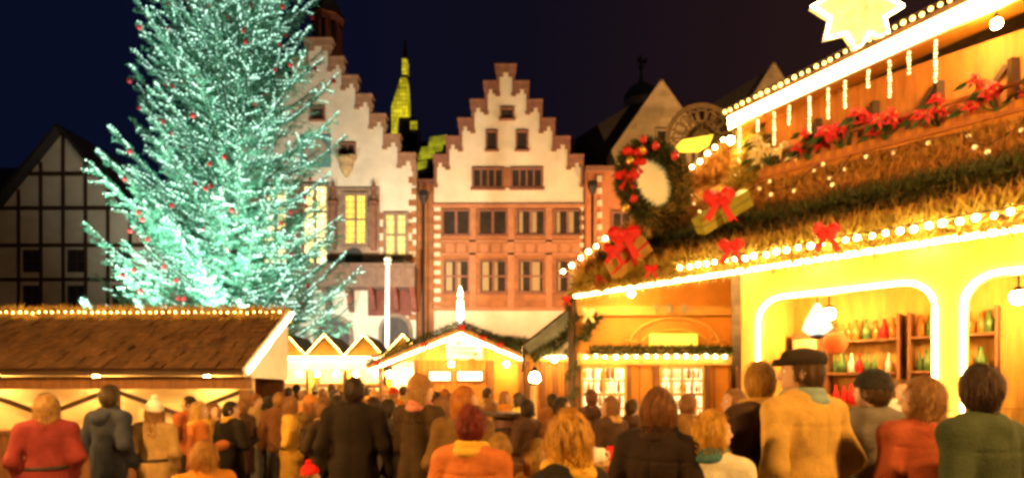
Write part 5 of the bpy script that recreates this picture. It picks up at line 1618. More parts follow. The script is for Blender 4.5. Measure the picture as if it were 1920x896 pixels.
def blend(prims, h, k=.04, post=None, seed=0, fold=0.0):
    es = [ext(p) for p in prims]
    lo = np.min([e_[0] for e_ in es], 0) - 2.5 * h - fold
    hi = np.max([e_[1] for e_ in es], 0) + 2.5 * h + fold
    n = np.ceil((hi - lo) / h).astype(int) + 1
    ax = [lo[i] + h * np.arange(n[i]) for i in range(3)]
    D = np.full(n, .3)
    mg = .10
    for p, e_ in zip(prims, es):
        a = np.maximum(0, np.floor((e_[0] - mg - lo) / h).astype(int)); b = np.minimum(n, np.ceil((e_[1] + mg - lo) / h).astype(int) + 1)
        sl = tuple(slice(a[i], b[i]) for i in range(3))
        X, Y, Z = ax[0][sl[0]][:, None, None], ax[1][sl[1]][None, :, None], ax[2][sl[2]][None, None, :]
        d = ev(p, X, Y, Z)
        o = D[sl]
        hh = np.clip(.5 + .5 * (o - d) / k, 0, 1)
        D[sl] = o * (1 - hh) + d * hh - k * hh * (1 - hh)
    X, Y, Z = ax[0][:, None, None], ax[1][None, :, None], ax[2][None, None, :]
    if fold:
        q = seed * 1.7
        D = D + fold * (np.sin(9 * Z + 13 * X + q) * np.sin(17 * X - 5 * Z + q) + .7 * np.sin(23 * Z + 8 * Y + q * 2) * np.sin(11 * Y + 9 * X) + .6 * np.sin(34 * X + 3 * Z + q) * np.clip(1.2 - Z, 0, 1))
    if post: D = post(D, X, Y, Z)
    D[0] = D[-1] = .3; D[:, 0] = D[:, -1] = .3; D[:, :, 0] = D[:, :, -1] = .3
    return surf(D, lo, h)
TW = [0.0, 0.0]           # head turn in radians, and the y of the neck axis
def twist(V):
    if abs(TW[0]) < 1e-4: return V
    V = np.array(V, float)
    w = np.clip((V[:, 2] - 1.475) / .085, 0, 1); w = w * w * (3 - 2 * w)
    a = TW[0] * w
    x, y = V[:, 0], V[:, 1] - TW[1]
    return np.stack([x * np.cos(a) - y * np.sin(a), x * np.sin(a) + y * np.cos(a) + TW[1], V[:, 2]], 1)
def add_part(name, prims, h, m, parent, s, **kw):
    V, Q = blend(prims, h, **kw)
    if name in ('body', 'woolly_hat', 'flat_cap', 'hood'): V = twist(V)
    return link_mesh(name, (V * s).tolist(), Q.tolist(), m, parent, smooth=True)

def cloth(col, rough=.85):
    nm = 'cloth_%d_%d_%d' % tuple(int(c * 255) for c in col)
    return mat(nm, col, rough, .22, 11.0, .4, bscale=70, spec=.2)
def hairm(col):
    return mat('hair_%d_%d_%d' % tuple(int(c * 255) for c in col), col, .5, .5, 22, .6, bscale=60, stretch=(3, 3, .5), spec=.3)
SKIN = mat('skin', (.55, .33, .22), .55, .1, 9, .08)
LEATHER = mat('dark_leather', (.03, .022, .016), .5, .3, 9, .2)
EYEW = mat('eye_white', (.75, .72, .68), .3, .05, 5)
EYED = mat('eye_iris', (.04, .025, .015), .2, .1, 5)

ARMS = {   # elbow and wrist for the right side (+x), facing +y
    'down': ((.265, -.03, 1.15), (.27, .06, .90)),
    'pocket': ((.268, -.06, 1.14), (.205, .10, .96)),
    'hold': ((.265, .02, 1.14), (.13, .27, 1.20)),
    'cup': ((.27, .04, 1.15), (.10, .24, 1.32)),
    'front': ((.25, .10, 1.16), (.20, .34, 1.10)),
    'back': ((.28, -.12, 1.16), (.10, -.17, 1.0)),
}
def glove_prims(w, dirv, side):
    """palm, four bent fingers of different lengths and a thumb from the side of the palm"""
    w, d = np.array(w, float), np.array(dirv, float)
    d /= np.linalg.norm(d)
    upv = np.array([0, 0, 1.0]) if abs(d[2]) < .8 else np.array([0, 1.0, 0])
    a = np.cross(d, upv); a /= np.linalg.norm(a)
    n = np.cross(a, d)
    cu = -n if abs(d[2]) < .8 else np.array([-side, 0, 0.0])
    if abs(d[2]) >= .8: a = np.array([0, 1.0, 0])
    pr = [('c', tuple(w), tuple(w + d * .03), .030, .033, 1)]
    for q in (-1, 0, 1): pr.append(('c', tuple(w + d * .03 + a * q * .016), tuple(w + d * .085 + a * q * .024), .021, .018, 1))
    for q, L in zip((-1.5, -.5, .5, 1.5), (.062, .078, .083, .072)):
        b0 = w + d * .092 + a * q * .0205
        b1 = b0 + d * L * .5 + cu * L * .18
        b2 = b1 + d * L * .26 + cu * L * .42
        pr += [('c', tuple(b0), tuple(b1), .0105, .0095, 1), ('c', tuple(b1), tuple(b2), .0095, .008, 1)]
    t0 = w + d * .035 + a * .030; t1 = t0 + d * .035 + a * .026 + cu * .012; t2 = t1 + d * .03 + a * .004 + cu * .014
    pr += [('c', tuple(t0), tuple(t1), .014, .012, 1), ('c', tuple(t1), tuple(t2), .012, .009, 1)]
    return pr

def person(label, px, top, Y, yaw, coat, hem=.80, pants=(.03, .03, .04), hair=(.10, .05, .02), hs='short', hat=None, hatc=(.02, .02, .02), scarf=None, arms=('pocket', 'pocket'), h=.014, fem=False, group=None, wide=1.0, stride=.0, hood=None, lean=0.0, glove=(.03, .025, .02), face=True, turn=None):
    x = XP(px, Y)
    H = ZP(top, Y)
    H = max(.95, H)
    eff = H - (.03 if hat in ('beanie', 'pom') else .01)
    s = eff / 1.75
    t = thing('person', label, 'person', (x, Y, 0), math.radians(yaw), group)
    sd = len(label) + int(px)
    if turn is None: turn = (0, 38, -30, 52, -48, 15, -60)[sd % 7]
    TW[0] = math.radians(turn)
    W = (.93 if fem else 1.0) * wide
    shx = .185 * W
    def A(side, key):
        e, w = ARMS[key]
        return ((side * (e[0] - .005) * W, e[1], e[2]), (side * w[0] * (W if key in ('down', 'pocket') else 1), w[1], w[2]))
    LN = lambda p: (p[0], p[1] + lean * max(0, p[2] - .95), p[2])
    # --- body: head with face, neck, trunk, arms and legs in one surface
    hd = LN((0, .015, 1.635)); hy = hd[1]; TW[1] = hy - .02
    pr = [('e', (0, hy - .005, 1.645), (.076, .094, .104)), ('e', (0, hy + .028, 1.575), (.058, .064, .068)), ('c', (0, hy + .06, 1.545), (0, hy + .068, 1.54), .026, .022, 1),
          ('c', (0, hy + .085, 1.645), (0, hy + .108, 1.607), .010, .016, 1), ('c', (-.03, hy + .078, 1.663), (.03, hy + .078, 1.663), .012, .012, 1),
          ('e', (-.078, hy - .008, 1.618), (.009, .017, .028)), ('e', (.078, hy - .008, 1.618), (.009, .017, .028)),
          ('c', (-.018, hy + .088, 1.572), (.018, hy + .088, 1.572), .009, .009, 1),
          ('c', LN((0, -.02, 1.44)), (0, hy - .015, 1.56), .060, .054, 1),
          ('c', LN((0, 0, 1.33)), (0, 0, 1.0), .145 * W, .125 * W, .68), ('c', (0, -.005, 1.0), (0, -.01, .90), .15 * W, .15 * W, .72)]
    arm_pts = []
    for side, key in ((-1, arms[0]), (1, arms[1])):
        e, w = A(side, key); e, w = LN(e), LN(w)
        sh = LN((side * shx, -.005, 1.415))
        arm_pts.append((side, key, sh, e, w))
        pr += [('c', LN((side * .05, -.01, 1.45)), sh, .05, .058, 1), ('c', sh, e, .053, .042, 1), ('c', e, w, .040, .027, 1)]
    legs = []
    for side in (-1, 1):
        st_ = side * stride
        hip, kn, an = (side * .09, -.005, .90), (side * .10, .02 + st_ * .45, .50), (side * .105, -.02 + st_, .085)
        legs.append((hip, kn, an))
        pr += [('c', hip, kn, .082, .056, 1), ('c', kn, an, .054, .036, 1), ('c', an, (an[0] + side * .015, an[1] + .12, .035), .036, .028, 1)]
    body = add_part('body', pr, h, SKIN, t, s, k=.022)
    # --- clothes
    cm = cloth(coat)
    bulk = .030
    pr = [('c', LN((0, -.005, 1.34)), (0, 0, 1.05), .165 * W + .02, (.138 if fem else .152) * W + .02, .70), ('c', (0, -.005, 1.05), (0, -.008, .93), .155 * W + .02, .165 * W + .02, .74)]
    if hem < .75:
        for side in (-1, 1): pr.append(('c', (side * .06, 0, .95), (side * .085, .0 + side * stride * .3, hem), .135 * W, .15 * W, .95))
    else: pr.append(('c', (0, -.005, .95), (0, -.005, hem + .02), .172 * W, .178 * W, .78))
    pr.append(('t', LN((0, -.012, 1.475)), .070, .030, 1.05, .25))
    for side, key, sh, e, w in arm_pts:
        pr += [('c', LN((side * .045, -.015, 1.462)), sh, .062, .074, 1), ('c', sh, e, .076, .062, 1), ('c', e, w, .060, .047, 1), ('c', tuple(np.array(w) + (np.array(e) - np.array(w)) * .14), tuple(np.array(w) + (np.array(e) - np.array(w)) * .02), .057, .057, 1)]
    def cut(D, X, Y_, Z):
        seam = np.exp(-(X / .007) ** 2) * (Z < 1.44) + np.exp(-((Z - 1.345 - .10 * X * X) / .007) ** 2) * (np.abs(X) < .2)
        drape = np.sin(X * 42 + sd + 2.2 * np.sin(Z * 4)) * np.clip((1.18 - Z) * 1.6, 0, 1) * .006 + np.sin(X * 61 + Z * 6 + sd) * np.clip(1.0 - Z, 0, .5) * .006
        return np.maximum(D + .007 * seam * (Y_ < 0) + drape, hem - Z)
    add_part('coat', pr, h, cm, t, s, k=.045, fold=.0065, seed=sd, post=cut)
    if sd % 3 == 0 and not scarf and not hood:
        add_part('coat_hood', [('t', LN((0, -.045, 1.475)), .082, .040, 1.05, .45), ('e', LN((0, -.115, 1.42)), (.10, .05, .085))], h, cm, t, s, k=.03, fold=.004, seed=sd)
    if hem < .65 and sd % 2 == 0:
        add_part('belt', [('t', (0, -.006, 1.06), .176 * W + .006, .020, .76, 0)], h, LEATHER, t, s, k=.01)
    if hem > .12:
        pr = [('c', (0, -.005, 1.0), (0, -.01, .92), .14 * W, .148 * W, .75)]
        for hip, kn, an in legs: pr += [('c', hip, kn, .098, .073, 1), ('c', kn, (an[0], an[1], .10), .072, .062, 1)]
        add_part('trousers', pr, h * 1.15, cloth(pants), t, s, k=.03, fold=.0035, seed=sd + 3, post=lambda D, X, Y_, Z: np.maximum(D, .055 - Z))
    for hip, kn, an in legs:
        sg = 1 if an[0] > 0 else -1
        add_part('shoe', [('c', (an[0], an[1] - .01, .075), (an[0], an[1] - .01, .12), .050, .052, 1), ('c', (an[0], an[1] - .03, .045), (an[0] + sg * .02, an[1] + .15, .036), .043, .038, 1)], max(h, .012), LEATHER, t, s, k=.03, post=lambda D, X, Y_, Z: np.maximum(D, .004 - Z))
    for side, key, sh, e, w in arm_pts:
        if key == 'pocket': continue
        dv = np.array(w) - np.array(e)
        add_part('glove', glove_prims(w, dv, side), .0065 if Y < 6 else .009, cloth(glove), t, s, k=.009)
    # --- hair, hat, scarf
    hm_ = hairm(hair)
    def front(D, X, Y_, Z):      # keep the face free
        f1 = np.minimum((Y_ - hy - .030) * 1.0, (1.690 - Z) * .9)
        f2 = np.minimum((Y_ - hy - .055), (1.72 - Z))
        D = np.maximum(D, np.maximum(f1, f2))
        an = np.arctan2(X, -(Y_ - hy) + 1e-6)
        return D + .0035 * np.sin(an * 19 + 6 * np.sin(Z * 14 + sd)) + .0015 * np.sin(an * 47 + Z * 30)
    pr = [('e', (0, hy - .012, 1.655), (.086, .103, .108))]
    if hs in ('short', 'bob', 'long', 'bun'): pr.append(('c', (0, hy - .045, 1.62), (0, hy - .045, 1.575), .074, .060, .9))
    if hs == 'bob':
        pr += [('c', (0, hy - .02, 1.62), (0, hy - .035, 1.50), .094, .088, .95), ('c', (-.055, hy + .0, 1.62), (-.06, hy + .0, 1.51), .045, .035, 1), ('c', (.055, hy + .0, 1.62), (.06, hy + .0, 1.51), .045, .035, 1)]
    if hs == 'long':
        pr += [('c', (0, hy - .04, 1.60), (0, hy - .085, 1.36), .088, .085, .62), ('c', (-.06, hy - .03, 1.60), (-.075, hy - .05, 1.38), .042, .035, 1), ('c', (.06, hy - .03, 1.60), (.075, hy - .05, 1.38), .042, .035, 1)]
    if hs == 'bun': pr += [('e', (0, hy - .115, 1.70), (.052, .048, .050))]
    if hs == 'curly': pr += [('e', (0, hy - .02, 1.64), (.118, .122, .122)), ('e', (-.07, hy - .03, 1.58), (.055, .06, .06)), ('e', (.07, hy - .03, 1.58), (.055, .06, .06)), ('e', (0, hy - .08, 1.56), (.08, .05, .07))]
    if hs != 'none':
        V, Q = blend(pr, min(h, .012), k=.03, post=front)
        V = twist(V) * s
        Vl, Ql = V.tolist(), Q.tolist()
        if Y < 10:                        # loose strands lying over the hair
            rg = np.random.default_rng(sd)
            ns = 1500 if Y < 4.5 else 600
            c_ = np.array([0, hy - .02, 1.63]) * s
            i_ = rg.integers(0, len(V), ns)
            p_ = V[i_]
            o_ = p_ - c_; o_ /= np.linalg.norm(o_, axis=1)[:, None] + 1e-9
            dn = np.array([0, 0, -1.0]) + rg.normal(size=(ns, 3)) * .25 + np.array([0, -.25, 0]) * (p_[:, 2:3] > 1.7 * s)
            dn -= (dn * o_).sum(1)[:, None] * o_
            dn /= np.linalg.norm(dn, axis=1)[:, None] + 1e-9
            sd_ = np.cross(dn, o_)
            L_ = (.03 + .05 * rg.random(ns))[:, None] * s
            wdt = (.0035 if Y < 4.5 else .006)
            a_ = p_ - dn * L_ * .5 - sd_ * wdt + o_ * .002; b_ = p_ - dn * L_ * .5 + sd_ * wdt + o_ * .002
            e_ = p_ + dn * L_ * .6 + o_ * (.004 + .010 * rg.random(ns))[:, None]
            n0 = len(Vl)
            Vl += np.stack([a_, b_, e_], 1).reshape(-1, 3).tolist()
            Ql += (np.arange(3 * ns).reshape(-1, 3) + n0).tolist()
        link_mesh('hair', Vl, Ql, hm_, t, smooth=True)
    if hat in ('beanie', 'pom'):
        pr = [('e', (0, hy - .012, 1.668), (.099, .114, .112)), ('t', (0, hy - .012, 1.665), .082, .019, 1.17, .18)]
        if hat == 'pom': pr.append(('e', (0, hy - .03, 1.80), (.04, .04, .038)))
        add_part('woolly_hat', pr, min(h, .012), cloth(hatc), t, s, k=.012, post=lambda D, X, Y_, Z: np.maximum(D, 1.640 + .18 * (Y_ - hy + .012) - Z))
    if hat == 'cap':
        pr = [('e', (0, hy - .005, 1.705), (.105, .125, .058)), ('c', (0, hy + .06, 1.690), (0, hy + .100, 1.676), .055, .047, 1), ('t', (0, hy - .012, 1.685), .080, .014, 1.17, .06)]
        add_part('flat_cap', pr, min(h, .012), cloth(hatc), t, s, k=.02, post=lambda D, X, Y_, Z: np.maximum(np.maximum(D, 1.668 - Z), np.where(Y_ > hy + .1, np.abs(Z - 1.685) - .02, -1)))
    if hood:
        pr = [('c', (0, hy - .03, 1.66), (0, hy - .04, 1.56), .128, .122, 1), ('c', (0, hy - .05, 1.56), LN((0, -.05, 1.44)), .115, .15, 1)]
        def hcut(D, X, Y_, Z):
            inner = np.sqrt((X / .092) ** 2 + ((Y_ - hy - .05) / .15) ** 2 + ((Z - 1.62) / .125) ** 2) - 1
            return np.maximum(np.maximum(D, -inner * .09), Y_ - hy - .085)
        add_part('hood', pr, min(h, .013), cloth(hood), t, s, k=.03, post=hcut, fold=.003, seed=sd)
    if scarf:
        pr = [('t', LN((0, .0, 1.485)), .084, .034, 1.1, .1), ('t', LN((0, .01, 1.515)), .078, .028, 1.1, -.08), ('c', LN((.05, .10, 1.46)), LN((.06, .155, 1.22)), .034, .040, .5)]
        add_part('scarf', pr, h, cloth(scarf), t, s, k=.012, fold=.003, seed=sd)
    if face:
        for sg in (-1, 1):
            mb = MB(); c = Vector(twist(np.array([[sg * .031, hy + .079, 1.640]]))[0]) * s
            mb.ball(c, .0125 * s, 10, 0); mb.ball(c + Vector((-math.sin(TW[0]), math.cos(TW[0]), 0)) * .0065 * s, .0072 * s, 8, 1)
            mb.build('eye', [EYEW, EYED], t, local=True, smooth=True)
    return t
BLK, DKB, BRN, TAN, ORG, YEL = (.016, .012, .010), (.035, .022, .014), (.11, .05, .02), (.36, .23, .09), (.42, .13, .03), (.55, .33, .06)
JEANS = (.13, .13, .14)
# label, x, head top, distance, turn, ...   (turn 0 = back to the viewer, 90 = looking left, -90 = looking right)
person('person in a long orange yellow coat at the left picture edge before the stall counter', 372, 752, 6.6, -50, ORG, .5, BRN, (.5, .3, .08), 'bob', arms=('down', 'hold'), scarf=YEL, fem=True, h=.014)
person('person in a long black coat with a yellow scarf beside the left stall', 432, 752, 7.2, -30, BLK, .42, BLK, (.03, .02, .015), 'short', arms=('pocket', 'hold'), scarf=YEL, wide=1.1, h=.014)
person('person in a tan jacket and grey jeans next to the left stall post', 478, 737, 9.0, -40, TAN, .86, JEANS, (.3, .12, .04), 'short', arms=('hold', 'hold'), h=.016)
person('person in a brown jacket and jeans turned to the small huts', 524, 735, 8.6, 12, (.15, .06, .022), .84, JEANS, (.4, .2, .06), 'short', arms=('down', 'pocket'), h=.016, stride=.08)
person('slim person in dark clothes between the tan jacket and the brown jacket', 503, 742, 9.8, 5, BLK, .7, BLK, (.05, .03, .02), 'short', h=.016)
person('person in a long brown coat with an orange hat, left of the tall black coat', 582, 738, 7.8, -12, (.13, .07, .022), .45, DKB, (.35, .15, .05), 'bob', hat='beanie', hatc=(.5, .2, .04), h=.015, wide=1.05)
person('small child in dark clothes with a red pompom hat', 580, 866, 4.6, -20, (.07, .045, .02), .6, DKB, (.3, .15, .05), 'short', hat='pom', hatc=(.75, .01, .01), h=.018)
person('tall person seen from behind in a long black coat, left of the middle', 664, 706, 5.3, 6, (.017, .011, .008), .40, BLK, (.045, .025, .015), 'short', arms=('down', 'down'), h=.012, wide=1.08)
person('person in a yellow jacket and black vest right of the tall black coat', 713, 762, 7.8, -70, (.5, .33, .08), .85, BLK, (.05, .03, .015), 'short', hat=None, arms=('hold', 'hold'), scarf=BLK, h=.016)
person('person in a dark jacket with pale hat standing behind the long haired person', 742, 758, 8.2, 60, BLK, .85, JEANS, (.4, .25, .1), 'bob', hat='beanie', hatc=(.7, .6, .45), h=.016)
person('person with long light hair, dark brown jacket and pink scarf near the middle', 786, 700, 5.2, -25, (.05, .028, .012), .72, BLK, (.42, .24, .09), 'long', scarf=(.55, .20, .16), arms=('hold', 'pocket'), hat='beanie', hatc=(.30, .15, .06), h=.012, fem=True)
person('person with ginger hair in an olive jacket behind the dark red hair', 868, 724, 4.6, -15, (.14, .075, .02), .8, DKB, (.50, .18, .03), 'bob', h=.013)
person('person with dark red hair in an orange jacket with a yellow scarf, bottom middle', 884, 760, 3.25, -18, (.50, .15, .04), .8, DKB, (.20, .02, .012), 'bun', scarf=(.65, .38, .05), arms=('pocket', 'pocket'), h=.010, fem=True, wide=1.05)
person('person in a tan brown jacket with head bent towards the barrel table', 942, 812, 3.9, 25, (.22, .09, .025), .8, DKB, (.45, .25, .06), 'bob', h=.012, fem=True, lean=.12)
person('person with golden blond hair and yellow scarf over a black coat, bottom middle', 1066, 766, 2.35, 48, BLK, .5, BLK, (.64, .33, .05), 'bob', scarf=(.66, .38, .05), h=.009, fem=True)
person('person in a golden yellow coat left of the golden blond hair', 1008, 822, 3.3, -60, (.58, .33, .05), .55, DKB, (.5, .28, .07), 'long', h=.012, fem=True)
person('slim person in dark coat looking into the left shop window', 1109, 730, 7.9, -15, (.05, .022, .016), .55, BLK, (.15, .05, .02), 'short', h=.015, fem=True)
person('person in dark brown clothes before the wall between the two shop windows', 1184, 748, 7.8, -8, (.045, .022, .012), .5, BLK, (.07, .035, .015), 'short', h=.015)
person('person with brown bobbed hair in a dark coat with a big collar before the windows', 1236, 727, 3.25, -38, (.022, .012, .009), .55, BLK, (.20, .075, .02), 'bob', scarf=(.03, .015, .012), h=.009, fem=True, wide=1.12)
person('person with bobbed yellow hair in a white and teal jacket near the right', 1332, 768, 3.1, -35, (.62, .58, .47), .75, (.05, .12, .13), (.66, .36, .05), 'bob', scarf=(.05, .14, .15), h=.010, fem=True)
person('person with golden hair in a dark coat with a tan scarf beside the bright pillar', 1424, 678, 3.7, 28, (.040, .020, .013), .55, BLK, (.50, .27, .06), 'short', scarf=(.5, .28, .06), h=.011)
person('tall person in a tan coat and dark flat cap at the right, facing the arch', 1508, 654, 3.45, 24, (.50, .31, .08), .5, DKB, (.12, .06, .03), 'short', hat='cap', hatc=(.03, .02, .015), scarf=(.20, .28, .28), h=.010, wide=1.12, turn=40)
person('person with light hair peering over the shoulder of the dark collar coat', 1284, 776, 3.5, -45, (.30, .16, .05), .8, DKB, (.45, .24, .06), 'bob', h=.012, fem=True)
person('person in a grey coat and black hat at the second arch of the big booth', 1640, 690, 3.9, -25, (.16, .14, .12), .5, BLK, (.1, .05, .02), 'short', hat='beanie', hatc=(.02, .02, .02), h=.013)
person('person in a rust red jacket standing near the lamp at the far right', 1735, 705, 3.4, -10, (.32, .07, .03), .8, JEANS, (.3, .15, .05), 'bob', h=.012, fem=True)
person('person in a dark green coat at the far right end of the counter', 1838, 684, 2.9, 20, (.04, .055, .03), .5, BLK, (.06, .03, .02), 'short', h=.012)
person('person in a camel coat with a white hat left of the long orange coat', 290, 748, 6.2, 10, (.40, .25, .10), .5, DKB, (.3, .15, .05), 'long', hat='pom', hatc=(.75, .7, .6), h=.014, fem=True)
person('tall person in a navy jacket far left before the stall counter', 205, 722, 6.0, -12, (.03, .035, .06), .8, BLK, (.08, .05, .03), 'short', h=.014)
person('person in a burgundy coat at the far left edge', 88, 738, 5.2, 35, (.20, .03, .03), .5, BLK, (.4, .22, .08), 'bob', h=.014, fem=True)
person('blurred looking person in an orange anorak at the bottom left corner of the crowd', 385, 826, 3.7, 40, (.55, .22, .03), .8, DKB, (.5, .25, .06), 'bob', h=.012, fem=True, lean=.1)
more = [
 (356, 742, 8.6, 60, (.36, .10, .03), 'short', 'pocket', 'person in a brick red jacket at the left stall counter, facing left'),
 (402, 756, 8.0, -75, (.30, .16, .05), 'bob', 'cup', 'person in a light brown coat facing right between the orange coat and black coat'),
 (455, 748, 8.4, 80, (.10, .05, .03), 'short', 'cup', 'person in a dark brown jacket drinking beside the tan jacket'),
 (545, 742, 7.2, -65, (.60, .34, .06), 'long', 'hold', 'person with long hair in a yellow ochre coat facing right, left of the brown coat'),
 (606, 752, 6.8, 65, (.05, .03, .02), 'short', 'cup', 'person in a near black jacket facing left beside the tall black coat'),
 (632, 740, 8.0, -20, (.50, .20, .04), 'bob', 'pocket', 'person in a copper coat whose head shows left of the tall black coat'),
 (700, 744, 7.0, 75, (.42, .26, .08), 'bob', 'cup', 'person in a camel jacket facing left, right behind the tall black coat'),
 (728, 748, 6.4, -80, (.04, .03, .025), 'short', 'hold', 'person in a black jacket facing right with both hands out before the long haired person'),
 (826, 744, 6.6, 70, (.40, .20, .06), 'bob', 'cup', 'person in a toffee coat facing left, right beside the long haired person'),
 (846, 738, 7.6, -60, (.16, .08, .03), 'short', 'hold', 'person in a dark olive brown jacket behind the ginger hair'),
 (918, 746, 7.8, 60, (.60, .28, .05), 'bob', 'cup', 'person in a bright amber coat left of the barrel table, facing left'),
 (988, 748, 6.6, 55, (.08, .04, .025), 'short', 'cup', 'person in a dark brown coat right of the barrel table, facing left'),
 (1052, 744, 6.4, -70, (.34, .16, .05), 'short', 'cup', 'person in a nut brown jacket facing right behind the golden blond hair'),
 (1146, 742, 6.2, 40, (.07, .035, .02), 'bob', 'hold', 'person in a dark coat right of the slim dark coat at the left shop window'),
 (1290, 738, 6.0, -40, (.10, .05, .03), 'short', 'pocket', 'person in a dark brown coat before the right shop window'),
 (1378, 728, 5.4, 50, (.45, .22, .05), 'bob', 'cup', 'person in a light tan coat facing left, left of the bright pillar'),
]
for (px, top, Y, yaw, c, hs, ar, lab) in more:
    person(lab, px, top, Y, yaw, c, .55 if px % 2 else .82, DKB if px % 3 else JEANS, (.28, .13, .05) if px % 4 else (.05, .03, .02), hs, arms=(ar, 'pocket') if px % 2 else (ar, ar), h=.017, fem=hs != 'short', scarf=(.5, .3, .1) if px % 3 == 0 else None)
person('stall keeper in a white coat facing the viewer behind the first arch', 1690, 712, 6.95, 155, (.70, .66, .58), .8, DKB, (.12, .06, .03), 'short', arms=('hold', 'hold'), h=.013, turn=0)
person('stall keeper with a dark red hat in the open end of the middle chalet', 752, 728, 14.2, 170, (.45, .20, .05), .8, DKB, (.2, .1, .04), 'bob', hat='beanie', hatc=(.5, .03, .02), h=.02, turn=0)
# the crowd before the huts: one each, told apart by coat, hat and neighbours
cc = [
 (496, 728, 13.5, 8, (.40, .22, .06), 'short', None, None, 'person in a caramel jacket in the crowd, right by the left stall bargeboard'),
 (512, 722, 16.0, -20, (.14, .05, .02), 'short', 'beanie', (.40, .08, .03), 'person with a rust red hat far back in the crowd below the first hut'),
 (540, 726, 12.0, 15, (.60, .34, .05), 'bob', None, None, 'blond person in a yellow coat in the crowd behind the brown jacket'),
 (556, 720, 15.5, 0, (.10, .05, .03), 'short', 'beanie', (.02, .02, .02), 'person with a black hat far back below the second hut'),
 (570, 730, 11.0, -30, (.45, .19, .04), 'bob', None, None, 'person in an orange coat in the crowd just above the red pompom child'),
 (592, 722, 14.5, 10, (.62, .52, .34), 'short', 'pom', (.7, .62, .5), 'person in a pale cream coat and white pompom hat before the second hut'),
 (606, 727, 12.5, -10, (.30, .13, .04), 'short', None, None, 'person in a chestnut jacket in the crowd right of the cream coat'),
 (622, 719, 16.5, 20, (.52, .30, .06), 'bob', None, None, 'person in a mustard coat at the counter of the hut left of the portal'),
 (628, 730, 10.5, -55, (.48, .22, .05), 'bob', None, None, 'person in an amber jacket left behind the tall black coat'),
 (640, 722, 14.0, 0, (.06, .035, .02), 'short', 'beanie', (.5, .3, .08), 'person with a golden hat and dark coat below the hut under the balcony'),
 (610, 744, 9.4, 35, (.44, .20, .05), 'short', None, None, 'person in an ochre jacket directly left of the tall black coat shoulder'),
 (692, 722, 14.2, -12, (.50, .26, .06), 'bob', None, None, 'person in a honey coloured coat right behind the tall black coat'),
 (702, 730, 11.2, 25, (.22, .09, .03), 'short', 'pom', (.55, .3, .1), 'person with a tan pompom hat in the crowd right of the tall black coat'),
 (722, 722, 15.0, 0, (.12, .07, .05), 'short', None, None, 'person with dark hair and brown coat before the last small hut'),
 (738, 724, 12.2, -25, (.38, .12, .03), 'bob', 'beanie', (.55, .04, .02), 'person with a red hat in the crowd left of the long haired person'),
 (756, 722, 12.8, 15, (.55, .36, .10), 'short', None, None, 'person in a light gold jacket at the left end of the middle chalet counter'),
 (816, 734, 9.5, -20, (.34, .16, .05), 'short', None, None, 'person in a fawn jacket between the long haired person and the chalet windows'),
 (834, 728, 11.6, 5, (.10, .05, .025), 'bob', 'beanie', (.35, .12, .03), 'person with a cinnamon hat below the left chalet window'),
 (912, 726, 11.8, 20, (.46, .28, .09), 'short', None, None, 'person in a sandy coat before the right chalet window'),
 (946, 732, 10.2, -60, (.52, .22, .04), 'bob', None, None, 'person in a tangerine coat standing behind the barrel table'),
 (972, 736, 9.2, 70, (.50, .32, .08), 'bob', None, None, 'person in a gold coat facing left beside the barrel table'),
 (1036, 738, 9.6, -35, (.20, .08, .03), 'short', None, None, 'person in a dark rust jacket before the narrow orange booth'),
]
for (px, top, Y, yaw, c, hs, hat, hc, lab) in cc:
    c = (min(.75, c[0] * 1.35), min(.6, c[1] * 1.3), c[2])
    person(lab, px, top, Y, yaw, c, .80 if (px % 3) else .5, DKB if px % 2 else JEANS, (.30, .14, .05) if px % 4 else (.06, .035, .02), hs, hat=hat, hatc=hc or BLK, h=.024, fem=bool(px % 2), group='people in the crowd before the huts', face=abs(yaw) > 40, arms=('pocket', 'hold') if px % 5 else ('pocket', 'pocket'), scarf=(.5, .3, .1) if px % 3 == 0 else None)

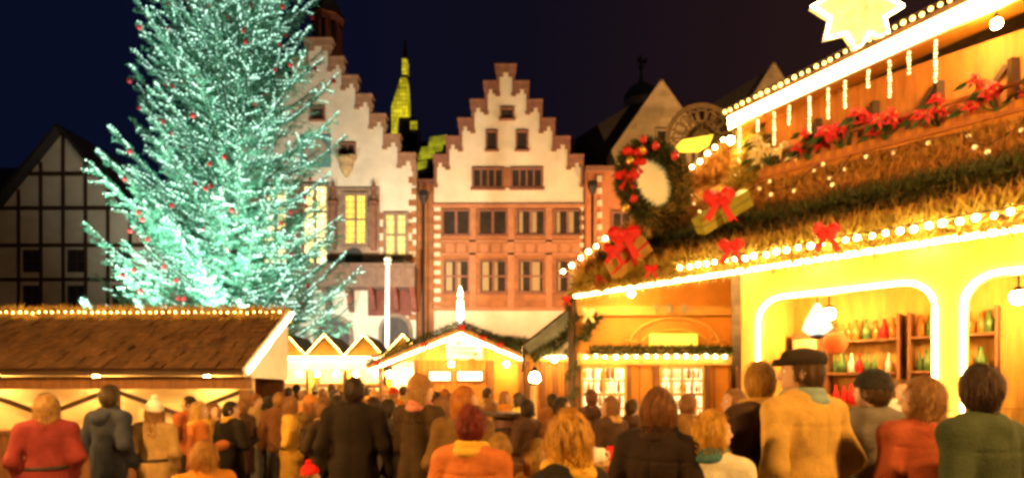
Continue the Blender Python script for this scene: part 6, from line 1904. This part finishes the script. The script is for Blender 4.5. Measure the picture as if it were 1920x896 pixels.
# things carried and standing among the people
def backpack(label, p, col, yaw):
    t = thing('backpack', label, 'backpack', p, math.radians(yaw))
    add_part('pack', [('c', (0, 0, -.16), (0, 0, .12), .13, .11, .7), ('c', (0, -.07, -.14), (0, -.08, -.02), .075, .07, .6)], .014, cloth(col), t, 1, k=.03, fold=.003)
    for s_ in (-1, 1):
        mb = MB(); mb.tube([(s_ * .08, .06, .16), (s_ * .11, .16, .22), (s_ * .12, .2, .12)], .014, 6); mb.build('strap', cloth(BLK), t, local=True)
    return t
backpack('black backpack worn by the slim dark person near the left stall', (XP(503, 9.8), 9.62, 1.28), BLK, 5)
tb = thing('tote_bag', 'bright red tote bag slung beside the dark coat with the big collar', 'bag', (XP(1156, 3.4), 3.4, ZP(880, 3.4) - .24))
add_part('bag', [('c', (-.05, 0, -.02), (.07, 0, .30), .14, .07, .45), ('c', (-.08, 0, -.05), (.10, 0, -.05), .09, .09, .5)], .012, cloth((.60, .008, .010)), tb, 1, k=.05, fold=.004)
mb = MB(); mb.tube([(.04, -.02, .34), (.08, .0, .40), (.13, .02, .38)], .014, 6); mb.build('strap', cloth((.40, .006, .008)), tb, local=True)
ht = thing('standing_table', 'small round standing table with white mugs beside the golden blond hair', 'table', (XP(1128, 4.2), 4.2, 0))
x, y, zt = XP(1128, 4.2), 4.2, ZP(862, 4.2)
mb = MB(); mb.lathe((x, y, zt - .03), [(0, 0), (.34, 0), (.34, .03), (0, .03)], 28); mb.build('table_top', WOODY, ht)
mb = MB(); mb.lathe((x, y, 0), [(.22, 0), (.22, .03), (.04, .06), (.035, zt - .031)], 14); mb.build('leg', IRON, ht)
def mug(label, px, py, y, m):
    p = Vector((XP(px, y), y, zt + .001))
    t = thing('mug', label, 'mug', tuple(p), 0, None)
    mb = MB(); mb.lathe(p, [(0, 0), (.036, 0), (.04, .02), (.042, .10), (.038, .10), (.034, .012), (0, .012)], 16); mb.build('cup', m, t, smooth=True)
    mb = MB(); mb.tube([p + Vector((.038 + .03 * math.sin(k * math.pi / 8), 0, .05 + .03 * math.cos(k * math.pi / 8))) for k in range(9)], .007, 6); mb.build('handle', m, t)
mug('white mug at the left of the small standing table', 1108, 850, 4.15, WHITEP)
mug('white mug in the middle of the small standing table', 1124, 850, 4.05, WHITEP)
mug('red mug at the right of the small standing table', 1148, 850, 4.2, RED)
